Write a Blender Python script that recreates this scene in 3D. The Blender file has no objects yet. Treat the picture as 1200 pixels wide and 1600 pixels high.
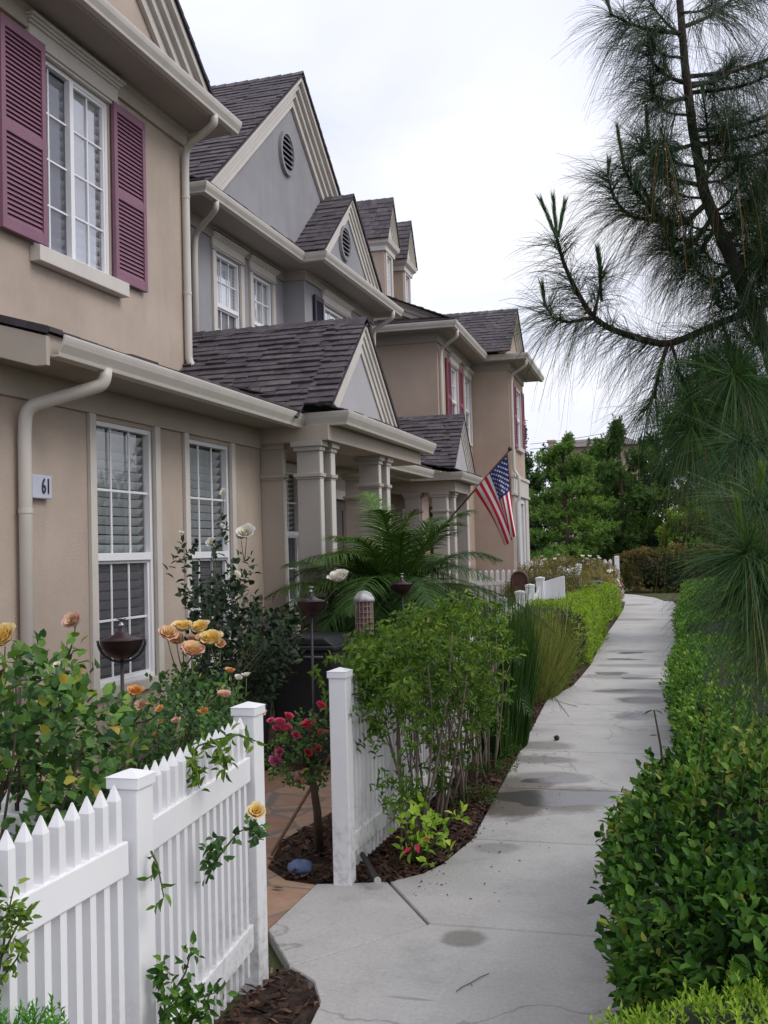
import bpy, math, random
import numpy as np
from mathutils import Vector, Matrix
random.seed(7); RNG = np.random.default_rng(7)
scene = bpy.context.scene
COL = scene.collection
R = math.radians
W = {}          # world origin of every object that may carry children

# ------------------------------------------------------------------ camera
F, CXP, CYP, EYE = 1690.0, 600.0, 800.0, 1.6
def _basis(yaw, pitch, roll):
    f = np.array([-math.sin(yaw)*math.cos(pitch), math.cos(yaw)*math.cos(pitch), math.sin(pitch)])
    r = np.array([math.cos(yaw), math.sin(yaw), 0.0]); u = np.cross(r, f)
    c, s = math.cos(roll), math.sin(roll)
    return c*r - s*u, c*u + s*r, f
BR, BU, BF = _basis(R(16.7353), R(2.14617), R(1.5))
def _ray(px, py): return BF + BR*(px-CXP)/F + BU*(CYP-py)/F
def at(px, py, x=None, y=None, z=None, d=None):
    """a point of the place seen along one direction: on the plane x=, y=, z= or at depth d"""
    r = _ray(px, py)
    if x is not None: t = x/r[0]
    elif y is not None: t = y/r[1]
    elif z is not None: t = (z-EYE)/r[2]
    else: t = d
    p = r*t; return np.array([p[0], p[1], p[2]+EYE])
cam_d = bpy.data.cameras.new('camera'); cam = bpy.data.objects.new('camera', cam_d); COL.objects.link(cam)
cam_d.sensor_fit = 'VERTICAL'; cam_d.sensor_height = 36.0; cam_d.lens = F/1600*36
cam_d.clip_start = 0.05; cam_d.clip_end = 2000
m = Matrix.Identity(4)
for i in range(3): m[i][0], m[i][1], m[i][2] = BR[i], BU[i], -BF[i]
m[2][3] = EYE
cam.matrix_world = m
scene.camera = cam

# ------------------------------------------------------------------ materials
MATS = {}
class NT:
    def __init__(s, name):
        s.m = bpy.data.materials.new(name); s.m.use_nodes = True; s.t = s.m.node_tree; s.t.nodes.clear()
        s.out = s.n('ShaderNodeOutputMaterial')
    def n(s, typ, **kw):
        x = s.t.nodes.new(typ)
        for k, v in kw.items():
            if k in x.inputs: x.inputs[k].default_value = v
            else: setattr(x, k, v)
        return x
    def l(s, a, b): s.t.links.new(a, b)
def rgba(c): return (c[0], c[1], c[2], 1.0)
def mix_col(n, fac, a, b, mode='MIX'):
    x = n.n('ShaderNodeMix', data_type='RGBA', blend_type=mode)
    for sock, v in ((x.inputs[0], fac), (x.inputs[6], a), (x.inputs[7], b)):
        if isinstance(v, (int, float)): sock.default_value = v
        elif isinstance(v, tuple): sock.default_value = rgba(v)
        else: n.l(v, sock)
    return x.outputs[2]
def noise(n, scale, detail=4, rough=.55, coord='Object', vec=None):
    if vec is None:
        tc = n.n('ShaderNodeTexCoord'); vec = tc.outputs[coord]
    x = n.n('ShaderNodeTexNoise', Scale=scale, Detail=detail, Roughness=rough); n.l(vec, x.inputs['Vector'])
    return x.outputs['Fac']
def ramp(n, fac, stops):
    x = n.n('ShaderNodeValToRGB'); e = x.color_ramp.elements
    while len(e) < len(stops): e.new(.5)
    for el, (p, c) in zip(e, stops):
        el.position = p; el.color = rgba(c) if not isinstance(c, (int, float)) else (c, c, c, 1)
    n.l(fac, x.inputs[0]); return x.outputs[0]
def bump(n, h, dist, strength=1.0):
    x = n.n('ShaderNodeBump', Distance=dist, Strength=strength); n.l(h, x.inputs['Height']); return x.outputs[0]

def mat_plain(name, col, rough=.5, var=.12, vscale=2.5, bscale=0, bdist=.002, spec=.4, metal=0, dirt=None, streak=False):
    n = NT(name); p = n.n('ShaderNodeBsdfPrincipled', Roughness=rough, Metallic=metal)
    p.inputs['Specular IOR Level'].default_value = spec
    f = noise(n, vscale, 5, .6)
    lo = tuple(c*(1-var) for c in col); hi = tuple(min(1, c*(1+var)) for c in col)
    c = ramp(n, f, [(.3, lo), (.7, hi)])
    if streak:
        tc = n.n('ShaderNodeTexCoord'); mp = n.n('ShaderNodeMapping'); mp.inputs['Scale'].default_value = (3.2, 3.2, .6)
        n.l(tc.outputs['Object'], mp.inputs[0])
        s = ramp(n, noise(n, 1.0, 5, .6, vec=mp.outputs[0]), [(.5, 0.0), (.75, 1.0)])
        x = n.n('ShaderNodeMath', operation='MULTIPLY'); x.inputs[1].default_value = .38; n.l(s, x.inputs[0])
        c = mix_col(n, x.outputs[0], c, tuple(q*.72 for q in col))
    if dirt:
        d = ramp(n, noise(n, 14, 6, .7), [(.55, 0.0), (.75, 1.0)])
        x = n.n('ShaderNodeMath', operation='MULTIPLY'); x.inputs[1].default_value = .5; n.l(d, x.inputs[0])
        c = mix_col(n, x.outputs[0], c, dirt)
    n.l(c, p.inputs['Base Color'])
    if bscale: n.l(bump(n, noise(n, bscale, 3, .6), bdist), p.inputs['Normal'])
    n.l(p.outputs[0], n.out.inputs[0]); MATS[name] = n.m; return n.m

def mat_tint(name, stops, rough=.5, transl=0.0, spec=.35, bscale=0, bdist=.002, tcol=None, var=0):
    """colour taken from the per-leaf / per-tile attribute 'tint' """
    n = NT(name); p = n.n('ShaderNodeBsdfPrincipled', Roughness=rough); p.inputs['Specular IOR Level'].default_value = spec
    a = n.n('ShaderNodeAttribute', attribute_name='tint')
    c = ramp(n, a.outputs['Fac'], stops)
    if var:
        f = ramp(n, noise(n, var, 4, .65), [(.3, .65), (.7, 1.25)])
        c = mix_col(n, 1.0, c, f, 'MULTIPLY')
    n.l(c, p.inputs['Base Color'])
    if bscale: n.l(bump(n, noise(n, bscale, 3, .6), bdist), p.inputs['Normal'])
    if transl:
        t = n.n('ShaderNodeBsdfTranslucent'); ms = n.n('ShaderNodeMixShader'); ms.inputs[0].default_value = transl
        n.l(mix_col(n, 1.0, c, tcol or (1.2, 1.25, .7), 'MULTIPLY'), t.inputs[0])
        n.l(p.outputs[0], ms.inputs[1]); n.l(t.outputs[0], ms.inputs[2]); n.l(ms.outputs[0], n.out.inputs[0])
    else: n.l(p.outputs[0], n.out.inputs[0])
    MATS[name] = n.m; return n.m

TAN = mat_plain('tan stucco', (.475, .392, .325), .9, .13, 1.1, 130, .0045, .15, streak=True)
TAN2 = mat_plain('tan stucco far', (.43, .335, .27), .9, .13, .8, 110, .005, .15, streak=True)
TAND = mat_plain('tan painted wood', (.44, .38, .32), .7, .06, 2, 60, .0006, .3)
GRAYST = mat_plain('grey stucco', (.31, .305, .322), .9, .12, 1.1, 120, .0045, .15, streak=True)
GRAYW = mat_plain('grey column paint', (.395, .36, .325), .75, .06, 2, 60, .0006, .3)
CREAM = mat_plain('cream trim', (.585, .545, .495), .5, .06, 3, 0, 0, .4, streak=True)
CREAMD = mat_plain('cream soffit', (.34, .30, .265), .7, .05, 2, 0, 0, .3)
GUT = mat_plain('gutter paint', (.565, .525, .475), .38, .05, 3, 0, 0, .45, streak=True)
def vinyl():
    n = NT('white vinyl'); p = n.n('ShaderNodeBsdfPrincipled', Roughness=.34); pos = n.n('ShaderNodeNewGeometry').outputs['Position']
    sx = n.n('ShaderNodeSeparateXYZ'); n.l(pos, sx.inputs[0])
    mr = n.n('ShaderNodeMapRange', interpolation_type='SMOOTHSTEP'); n.l(sx.outputs[2], mr.inputs[0]); mr.inputs[1].default_value = .55; mr.inputs[2].default_value = 0.0; mr.inputs[3].default_value = 0; mr.inputs[4].default_value = 1
    sp = ramp(n, noise(n, 22, 6, .7, vec=pos), [(.46, 0.0), (.72, 1.0)]); a = n.n('ShaderNodeMath', operation='MULTIPLY'); n.l(sp, a.inputs[0]); n.l(mr.outputs[0], a.inputs[1])
    b = n.n('ShaderNodeMath', operation='MULTIPLY'); n.l(a.outputs[0], b.inputs[0]); b.inputs[1].default_value = .9
    c = ramp(n, noise(n, 3, 5, .6, vec=pos), [(.3, (.76, .755, .77)), (.7, (.83, .825, .83))])
    sc = ramp(n, noise(n, 60, 5, .8, vec=pos), [(.70, 0.0), (.80, .35)]); c = mix_col(n, sc, c, (.5, .5, .47))
    n.l(mix_col(n, b.outputs[0], c, (.30, .29, .22)), p.inputs['Base Color']); n.l(p.outputs[0], n.out.inputs[0]); return n.m
WHITE = vinyl()
WFRAME = mat_plain('white window frame', (.78, .78, .80), .35, .02, 2, 0, 0, .5)
MAROON = mat_plain('maroon shutter paint', (.225, .108, .155), .55, .08, 4, 90, .0006, .35)
REDSH = mat_plain('red shutter paint', (.25, .070, .105), .5, .08, 4, 0, 0, .35)
NAVY = mat_plain('dark slate shutter paint', (.03, .032, .05), .5, .08, 4, 0, 0, .35)
BLIND = mat_plain('white blind', (.80, .82, .79), .5, .04, 3, 0, 0, .4)
BLINDW = mat_plain('bright blind', (.90, .90, .91), .5, .04, 3, 0, 0, .4)
DARKIN = mat_plain('dark backing', (.035, .035, .04), .9, .2, 1)  # near-black colour stands for the shade of an unlit interior
DARKVENT = mat_plain('dark vent backing', (.03, .028, .035), .9, .2, 1)  # near-black colour stands for the shade behind louvres
DOORM = mat_plain('dark door', (.075, .06, .055), .5, .1, 2, 0, 0, .4)
SHING = mat_tint('roof shingle', [(0, (.070, .061, .070)), (.35, (.100, .087, .097)), (.7, (.128, .112, .120)), (1, (.160, .142, .144))], .92, 0, .2, 140, .004, var=9)
BLACKM = mat_plain('black iron', (.018, .016, .017), .45, .15, 6, 0, 0, .5)
COPPER = mat_plain('dark copper', (.022, .009, .010), .35, .3, 9, 0, 0, .45)
BINM = mat_plain('black plastic', (.02, .021, .024), .5, .1, 4, 120, .0006, .4)
WIRE = mat_plain('grey wire', (.12, .12, .13), .5)

def mat_glass(name, refl=1.0, tintc=(.9, .92, .95), dark=0.0, r0=.07):
    n = NT(name); tr = n.n('ShaderNodeBsdfTransparent'); tr.inputs[0].default_value = rgba(tuple(c*(1-dark) for c in tintc))
    gl = n.n('ShaderNodeBsdfGlossy', Roughness=.02)
    gl.inputs[0].default_value = (refl, refl, refl, 1)
    lw = n.n('ShaderNodeLayerWeight'); lw.inputs[0].default_value = .5
    pw = n.n('ShaderNodeMath', operation='POWER'); n.l(lw.outputs['Facing'], pw.inputs[0]); pw.inputs[1].default_value = 5.0
    ma = n.n('ShaderNodeMath', operation='MULTIPLY_ADD'); n.l(pw.outputs[0], ma.inputs[0]); ma.inputs[1].default_value = 1-r0; ma.inputs[2].default_value = r0
    ms = n.n('ShaderNodeMixShader')
    wv = bump(n, noise(n, 1.6, 2), .02, .25); n.l(wv, gl.inputs['Normal'])
    n.l(ma.outputs[0], ms.inputs[0]); n.l(tr.outputs[0], ms.inputs[1]); n.l(gl.outputs[0], ms.inputs[2]); n.l(ms.outputs[0], n.out.inputs[0])
    return n.m
GLASS = mat_glass('window glass', r0=.10)
GLASSB = mat_glass('bright window glass', 1.0, r0=.36)
WATER_ = None
SCREEN = mat_glass('screened glass', .6, (.62, .62, .64), 0)
def veil(m, fac, col):      # the grey mesh of an insect screen over the lower sash
    t = m.node_tree; out = [n_ for n_ in t.nodes if n_.type == 'OUTPUT_MATERIAL'][0]; src = out.inputs[0].links[0].from_socket
    d = t.nodes.new('ShaderNodeBsdfDiffuse'); d.inputs[0].default_value = rgba(col); x = t.nodes.new('ShaderNodeMixShader'); x.inputs[0].default_value = fac
    t.links.new(src, x.inputs[1]); t.links.new(d.outputs[0], x.inputs[2]); t.links.new(x.outputs[0], out.inputs[0])
veil(SCREEN, .30, (.20, .20, .22))

# ------------------------------------------------------------------ mesh builder
class MB:
    def __init__(s): s.V = []; s.F = []; s.T = []
    def add(s, vs, fs, t=0.5):
        b = len(s.V); s.V.extend([tuple(map(float, v)) for v in vs]); s.F.extend([tuple(b+i for i in f) for f in fs]); s.T.extend([t]*len(vs)); return s
    def box(s, x0, x1, y0, y1, z0, z1, t=.5):
        v = [(x, y, z) for x in (x0, x1) for y in (y0, y1) for z in (z0, z1)]
        return s.add(v, [(0,1,3,2), (4,6,7,5), (0,4,5,1), (2,3,7,6), (0,2,6,4), (1,5,7,3)], t)
    def obox(s, c, ax, ay, az, t=.5):
        """oriented box: centre and three half-axis vectors"""
        c, ax, ay, az = map(np.asarray, (c, ax, ay, az))
        v = [c+i*ax+j*ay+k*az for i in (-1, 1) for j in (-1, 1) for k in (-1, 1)]
        return s.add(v, [(0,1,3,2), (4,6,7,5), (0,4,5,1), (2,3,7,6), (0,2,6,4), (1,5,7,3)], t)
    def prism(s, poly, axis, a0, a1, t=.5):
        n = len(poly)
        def P(p, a): return {'x': (a, p[0], p[1]), 'y': (p[0], a, p[1]), 'z': (p[0], p[1], a)}[axis]
        v = [P(p, a0) for p in poly]+[P(p, a1) for p in poly]
        f = [tuple(range(n))[::-1], tuple(range(n, 2*n))]+[(i, (i+1) % n, n+(i+1) % n, n+i) for i in range(n)]
        return s.add(v, f, t)
    def poly(s, pts, t=.5): return s.add(pts, [tuple(range(len(pts)))], t)
    def tube(s, path, r, n=8, cap=True, t=.5):
        path = [np.asarray(p, float) for p in path]; k = len(path)
        rr = r if hasattr(r, '__len__') else [r]*k
        vs = []; up = np.array([0, 0, 1.0]); prev = None
        for i, p in enumerate(path):
            d = path[min(i+1, k-1)]-path[max(i-1, 0)]; d /= (np.linalg.norm(d)+1e-9)
            if prev is None:
                a = np.cross(d, up)
                if np.linalg.norm(a) < 1e-3: a = np.cross(d, (1, 0, 0))
            else: a = prev-d*np.dot(prev, d)
            a /= (np.linalg.norm(a)+1e-9); prev = a; b = np.cross(d, a)
            for j in range(n):
                th = 2*math.pi*j/n; vs.append(p+rr[i]*(math.cos(th)*a+math.sin(th)*b))
        fs = [(i*n+j, i*n+(j+1) % n, (i+1)*n+(j+1) % n, (i+1)*n+j) for i in range(k-1) for j in range(n)]
        if cap: fs += [tuple(range(n))[::-1], tuple((k-1)*n+j for j in range(n))]
        return s.add(vs, fs, t)
    def lathe(s, prof, c=(0, 0, 0), n=20, t=.5):
        vs = []; k = len(prof)
        for r_, z in prof:
            for j in range(n):
                th = 2*math.pi*j/n; vs.append((c[0]+r_*math.cos(th), c[1]+r_*math.sin(th), c[2]+z))
        fs = [(i*n+j, i*n+(j+1) % n, (i+1)*n+(j+1) % n, (i+1)*n+j) for i in range(k-1) for j in range(n)]
        if prof[0][0] > 1e-4: fs.append(tuple(range(n))[::-1])
        if prof[-1][0] > 1e-4: fs.append(tuple((k-1)*n+j for j in range(n)))
        return s.add(vs, fs, t)
    def sweep(s, prof, path, z0=0.0, t=.5):
        """profile of (offset to the right, z) pairs swept along a horizontal polyline with mitred corners"""
        P = [np.array(p, float) for p in path]; n = len(prof); vs = []
        for i, p in enumerate(P):
            ds = []
            if i > 0: d = P[i]-P[i-1]; ds.append(d/np.linalg.norm(d))
            if i < len(P)-1: d = P[i+1]-P[i]; ds.append(d/np.linalg.norm(d))
            ns = [np.array([d[1], -d[0]]) for d in ds]
            nn = ns[0] if len(ns) == 1 else (ns[0]+ns[1])/(1+np.dot(ns[0], ns[1]))
            for o, z in prof: vs.append((p[0]+nn[0]*o, p[1]+nn[1]*o, z0+z))
        fs = [(i*n+j, i*n+(j+1) % n, (i+1)*n+(j+1) % n, (i+1)*n+j) for i in range(len(P)-1) for j in range(n)]
        fs += [tuple(range(n)), tuple((len(P)-1)*n+j for j in range(n))[::-1]]
        return s.add(vs, fs, t)
    def build(s, name, mat, parent=None, origin=None, smooth=False, recalc=True, bevel=0):
        V = np.array(s.V, float).reshape(-1, 3)
        if origin is None:
            lo, hi = V.min(0), V.max(0); origin = np.array([(lo[0]+hi[0])/2, (lo[1]+hi[1])/2, lo[2]])
        origin = np.asarray(origin, float)
        me = bpy.data.meshes.new(name); me.from_pydata((V-origin).tolist(), [], s.F)
        if recalc:
            import bmesh
            b = bmesh.new(); b.from_mesh(me); bmesh.ops.recalc_face_normals(b, faces=b.faces); b.to_mesh(me); b.free()
        a = me.attributes.new('tint', 'FLOAT', 'POINT'); a.data.foreach_set('value', np.array(s.T, np.float32))
        return finish(name, me, mat, parent, origin, smooth, bevel)

def finish(name, me, mat, parent, origin, smooth=False, bevel=0):
    me.materials.append(mat)
    if smooth: me.polygons.foreach_set('use_smooth', [True]*len(me.polygons))
    o = bpy.data.objects.new(name, me); COL.objects.link(o); W[o.name] = np.asarray(origin, float)
    if parent is not None:
        o.parent = parent; o.location = W[o.name]-W[parent.name]
    else: o.location = W[o.name]
    if bevel:
        mo = o.modifiers.new('bevel', 'BEVEL'); mo.width = bevel; mo.segments = 2; mo.limit_method = 'ANGLE'; mo.angle_limit = R(40)
    return o

def arrays_mesh(name, V, faces, tint, mat, parent=None, origin=None, smooth=True):
    """fast mesh from numpy: faces is a list of (k, n) index arrays"""
    V = np.asarray(V, float)
    if origin is None:
        lo, hi = V.min(0), V.max(0); origin = np.array([(lo[0]+hi[0])/2, (lo[1]+hi[1])/2, lo[2]])
    me = bpy.data.meshes.new(name)
    me.vertices.add(len(V)); me.vertices.foreach_set('co', (V-origin).astype(np.float32).ravel())
    idx = np.concatenate([f.ravel() for f in faces]).astype(np.int32)
    tot = np.concatenate([np.full(len(f), f.shape[1]) for f in faces]).astype(np.int32)
    st = np.concatenate([[0], np.cumsum(tot)[:-1]]).astype(np.int32)
    me.loops.add(len(idx)); me.loops.foreach_set('vertex_index', idx)
    me.polygons.add(len(tot)); me.polygons.foreach_set('loop_start', st); me.polygons.foreach_set('loop_total', tot)
    me.update(calc_edges=True)
    a = me.attributes.new('tint', 'FLOAT', 'POINT'); a.data.foreach_set('value', np.asarray(tint, np.float32))
    return finish(name, me, mat, parent, origin, smooth)

def tag(o, label=None, cat=None, group=None, kind=None):
    if label: o['label'] = label
    if cat: o['category'] = cat
    if group: o['group'] = group
    if kind: o['kind'] = kind
    return o
def thing(name, label, cat, loc, group=None, rotz=0):
    o = bpy.data.objects.new(name, None); COL.objects.link(o); o.empty_display_size = .2
    o.location = loc; o.rotation_euler = (0, 0, rotz)
    W[o.name] = np.zeros(3) if rotz else np.asarray(loc, float)
    return tag(o, label, cat, group)
def dup(root, delta, label=None, group=None):
    """copy of a thing with its parts and sub-parts, moved by delta"""
    def cp(o, par):
        c = o.copy(); COL.objects.link(c)
        if par is not None: c.parent = par
        for ch in list(o.children): cp(ch, c)
        return c
    r = cp(root, None); r.location = np.asarray(root.location)+np.asarray(delta)
    W[r.name] = np.asarray(r.location, float)
    if label: r['label'] = label
    if group: r['group'] = group
    return r
# ------------------------------------------------------------------ building helpers
def FX(X):  return lambda u, v, d: (X+d, u, v)          # wall facing +X, u runs along Y
def FY(Y):  return lambda u, v, d: (u, Y-d, v)          # wall facing -Y, u runs along X
def fbox(mb, fr, u0, u1, v0, v1, d0, d1):
    v = [fr(u, w, d) for u in (u0, u1) for w in (v0, v1) for d in (d0, d1)]
    return mb.add(v, [(0,1,3,2), (4,6,7,5), (0,4,5,1), (2,3,7,6), (0,2,6,4), (1,5,7,3)])
def wall(mb, fr, u0, u1, v0, v1, holes=(), reveal=.14):
    us = sorted({u0, u1, *[h[0] for h in holes], *[h[1] for h in holes]}); vs = sorted({v0, v1, *[h[2] for h in holes], *[h[3] for h in holes]})
    for a, b in zip(us, us[1:]):
        for c, d in zip(vs, vs[1:]):
            if any(h[0]-1e-6 <= a and b <= h[1]+1e-6 and h[2]-1e-6 <= c and d <= h[3]+1e-6 for h in holes): continue
            mb.add([fr(a, c, 0), fr(b, c, 0), fr(b, d, 0), fr(a, d, 0)], [(0, 1, 2, 3)])
    for a, b, c, d in holes:
        q = [(a, c), (b, c), (b, d), (a, d)]
        for i in range(4):
            p, r = q[i], q[(i+1) % 4]
            mb.add([fr(*p, 0), fr(*r, 0), fr(*r, -reveal), fr(*p, -reveal)], [(0, 1, 2, 3)])
    return mb

def window(house, fr, u0, u1, v0, v1, kind='double', cols=3, rows=2, blind=BLIND, blind_to=1.0, slat=.065, glass2=None, tilt=.5, meet=None, gl=None):
    """a real window set in its opening: frame with muntins, panes, blind, dark backing behind"""
    fw = .035
    f = MB(); p = MB(); s = MB(); mu = .009
    def frame(a, b, c, d, d0, d1, w=fw):
        fbox(f, fr, a, a+w, c, d, d0, d1); fbox(f, fr, b-w, b, c, d, d0, d1)
        fbox(f, fr, a+w, b-w, c, c+w, d0, d1); fbox(f, fr, a+w, b-w, d-w, d, d0, d1)
    def grid(a, b, c, d, dd, nc, nr):
        for i in range(1, nc):
            x = a+(b-a)*i/nc; fbox(f, fr, x-mu, x+mu, c, d, dd, dd+.012)
        for j in range(1, nr):
            z = c+(d-c)*j/nr; fbox(f, fr, a, b, z-mu, z+mu, dd+.002, dd+.0135)
    def pane(mb, a, b, c, d, dd): mb.add([fr(a, c, dd), fr(b, c, dd), fr(b, d, dd), fr(a, d, dd)], [(0, 1, 2, 3)])
    frame(u0, u1, v0, v1, -.07, -.012)
    a, b, c, d = u0+fw, u1-fw, v0+fw, v1-fw
    if kind == 'double':
        mz = meet if meet else (c+d)/2
        fbox(f, fr, a, b, mz-.028, mz+.028, -.062, -.006)
        grid(a, b, mz+.028, d, -.045, cols, rows); pane(p, a, b, mz+.028, d, -.055)
        frame(a, b, c, mz-.028, -.064, -.030, .022)
        grid(a+.022, b-.022, c+.022, mz-.05, -.058, cols, rows); pane(s, a+.022, b-.022, c+.022, mz-.05, -.062)
    elif kind == 'slider':
        mu_ = (a+b)/2
        fbox(f, fr, mu_-.028, mu_+.028, c, d, -.060, -.004)
        frame(mu_+.028, b, c, d, -.058, -.022, .026)
        grid(a, mu_-.028, c, d, -.055, cols, rows); pane(s, a, mu_-.028, c, d, -.058)
        grid(mu_+.054, b-.026, c+.026, d-.026, -.046, cols, rows); pane(p, mu_+.054, b-.026, c+.026, d-.026, -.05)
    else:
        grid(a, b, c, d, -.045, cols, rows); pane(p, a, b, c, d, -.055)
    w = f.build('window', WFRAME, house, bevel=.003)
    if p.V: p.build('pane', gl or GLASS, w)
    if s.V: s.build('pane', glass2 or SCREEN, w)
    bl = MB(); n = int((d-c)*blind_to/slat)
    for i in range(n):
        z = d-.02-slat*(i+.5); h = slat*.56
        dz, dd = h*math.cos(tilt*1.2), h*math.sin(tilt*1.2)
        q = [(a-.01, z-dz, -.095-dd), (b+.01, z-dz, -.095-dd), (b+.01, z+dz, -.095+dd), (a-.01, z+dz, -.095+dd)]
        t = .003
        bl.add([fr(x, zz, d_) for x, zz, d_ in q]+[fr(x, zz, d_-t) for x, zz, d_ in q], [(0,1,2,3), (7,6,5,4), (0,4,5,1), (1,5,6,2), (2,6,7,3), (3,7,4,0)])
    if bl.V: bl.build('blind', blind, w)
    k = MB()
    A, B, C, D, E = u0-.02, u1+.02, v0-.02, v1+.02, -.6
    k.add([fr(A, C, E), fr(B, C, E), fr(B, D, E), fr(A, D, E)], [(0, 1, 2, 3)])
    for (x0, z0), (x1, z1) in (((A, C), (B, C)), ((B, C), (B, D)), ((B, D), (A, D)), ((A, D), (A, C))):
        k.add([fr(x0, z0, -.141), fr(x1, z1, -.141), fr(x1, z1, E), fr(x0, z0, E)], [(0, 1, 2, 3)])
    k.build('dark_backing', DARKIN, w)  # shallow box painted dark to stand for the unlit room
    return w

def header(w, fr, u0, u1, v0, h, mat=CREAM, proj=.09):
    """stepped crown moulding over a window (a sub-part of it)"""
    m = MB(); L = [(0, .10, .035), (.10, .16, .055), (.16, .70, .045), (.70, .80, .065), (.80, .90, .085), (.90, 1.0, .11)]
    for a, b, p in L:
        e = (p-.035)*.6
        fbox(m, fr, u0-e, u1+e, v0+h*a, v0+h*b, -.0+.001, p*proj/.09)
    return m.build('header', mat, w, bevel=.004)
def sill(w, fr, u0, u1, v0, v1, p=.08, mat=CREAM):
    return fbox(MB(), fr, u0, u1, v0, v1, .001, p).build('sill', mat, w, bevel=.006)
def trim(w, fr, u0, u1, v0, v1, t, bottom=True, mat=CREAM, p=.03, top=True):
    m = MB()
    fbox(m, fr, u0-t, u0+.004, v0-(t if bottom else 0), v1+(t if top else 0), .001, p); fbox(m, fr, u1-.004, u1+t, v0-(t if bottom else 0), v1+(t if top else 0), .001, p)
    if top: fbox(m, fr, u0+.004, u1-.004, v1-.004, v1+t, .001, p-.002)
    if bottom: fbox(m, fr, u0+.004, u1-.004, v0-t, v0+.004, .001, p-.002)
    return m.build('trim', mat, w, bevel=.003)
def shutter(house, fr, u0, u1, v0, v1, mat, d=.02, label=None):
    m = MB(); s = .055; mid = (v0+v1)/2-.02; th = .035
    fbox(m, fr, u0, u0+s, v0, v1, d, d+th); fbox(m, fr, u1-s, u1, v0, v1, d, d+th)
    for c, e in ((v0, v0+.09), (mid-.045, mid+.045), (v1-.08, v1)): fbox(m, fr, u0+s, u1-s, c, e, d, d+th-.001)
    for c, e in ((v0+.09, mid-.045), (mid+.045, v1-.08)):
        n = max(3, int((e-c)/.038))
        for i in range(n):
            z = c+(e-c)*i/n; h = (e-c)/n
            q = [(z, d+.029), (z+h*1.15, d+.006), (z+h*1.15, d+.001), (z, d+.022)]
            v = [fr(u0+s, zz, dd) for zz, dd in q]+[fr(u1-s, zz, dd) for zz, dd in q]
            m.add(v, [(0,1,2,3), (7,6,5,4), (0,4,5,1), (1,5,6,2), (2,6,7,3), (3,7,4,0)])
    fbox(m, fr, u0+.01, u1-.01, v0+.01, v1-.01, d-.004, d+.0005)
    o = m.build('shutter', mat, house, bevel=.003)
    if label: o['label'] = label
    return o

GPROF = [(-.125, 0), (-.125, -.125), (-.045, -.125), (-.038, -.10), (-.012, -.055), (-.004, -.03), (0, -.012), (0, 0), (-.014, 0), (-.016, -.025), (-.05, -.09), (-.05, -.112), (-.112, -.112), (-.112, 0)]
def gutter(house, path, z, mat=GUT): return MB().sweep(GPROF, path, z).build('gutter', mat, house, bevel=.003)
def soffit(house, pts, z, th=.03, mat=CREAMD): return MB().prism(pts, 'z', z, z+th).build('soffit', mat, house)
def frieze(house, path, z0, z1, mat=TAND, p=.035):
    h = z1-z0
    return MB().sweep([(0.001, 0), (p, 0), (p, h*.72), (p+.025, h*.80), (p+.03, h), (0.001, h)], path, z0).build('frieze', mat, house, bevel=.003)
def downspout(house, pts, r=.037, mat=GUT, straps=()):
    # rounded bends
    P = [np.array(p, float) for p in pts]; out = [P[0]]
    for i in range(1, len(P)-1):
        a, b, c = P[i-1], P[i], P[i+1]; ra = min(.11, .45*np.linalg.norm(b-a), .45*np.linalg.norm(c-b))
        s = b+(a-b)/np.linalg.norm(a-b)*ra; e = b+(c-b)/np.linalg.norm(c-b)*ra
        for k in range(6):
            t = k/5; out.append((1-t)**2*s+2*t*(1-t)*b+t*t*e)
    out.append(P[-1])
    o = MB().tube(out, r, 14).build('downspout', mat, house, smooth=True)
    for z, p in straps: MB().lathe([(r+.004, 0), (r+.004, .03)], p, 14).build('strap', mat, o)
    return o

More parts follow.
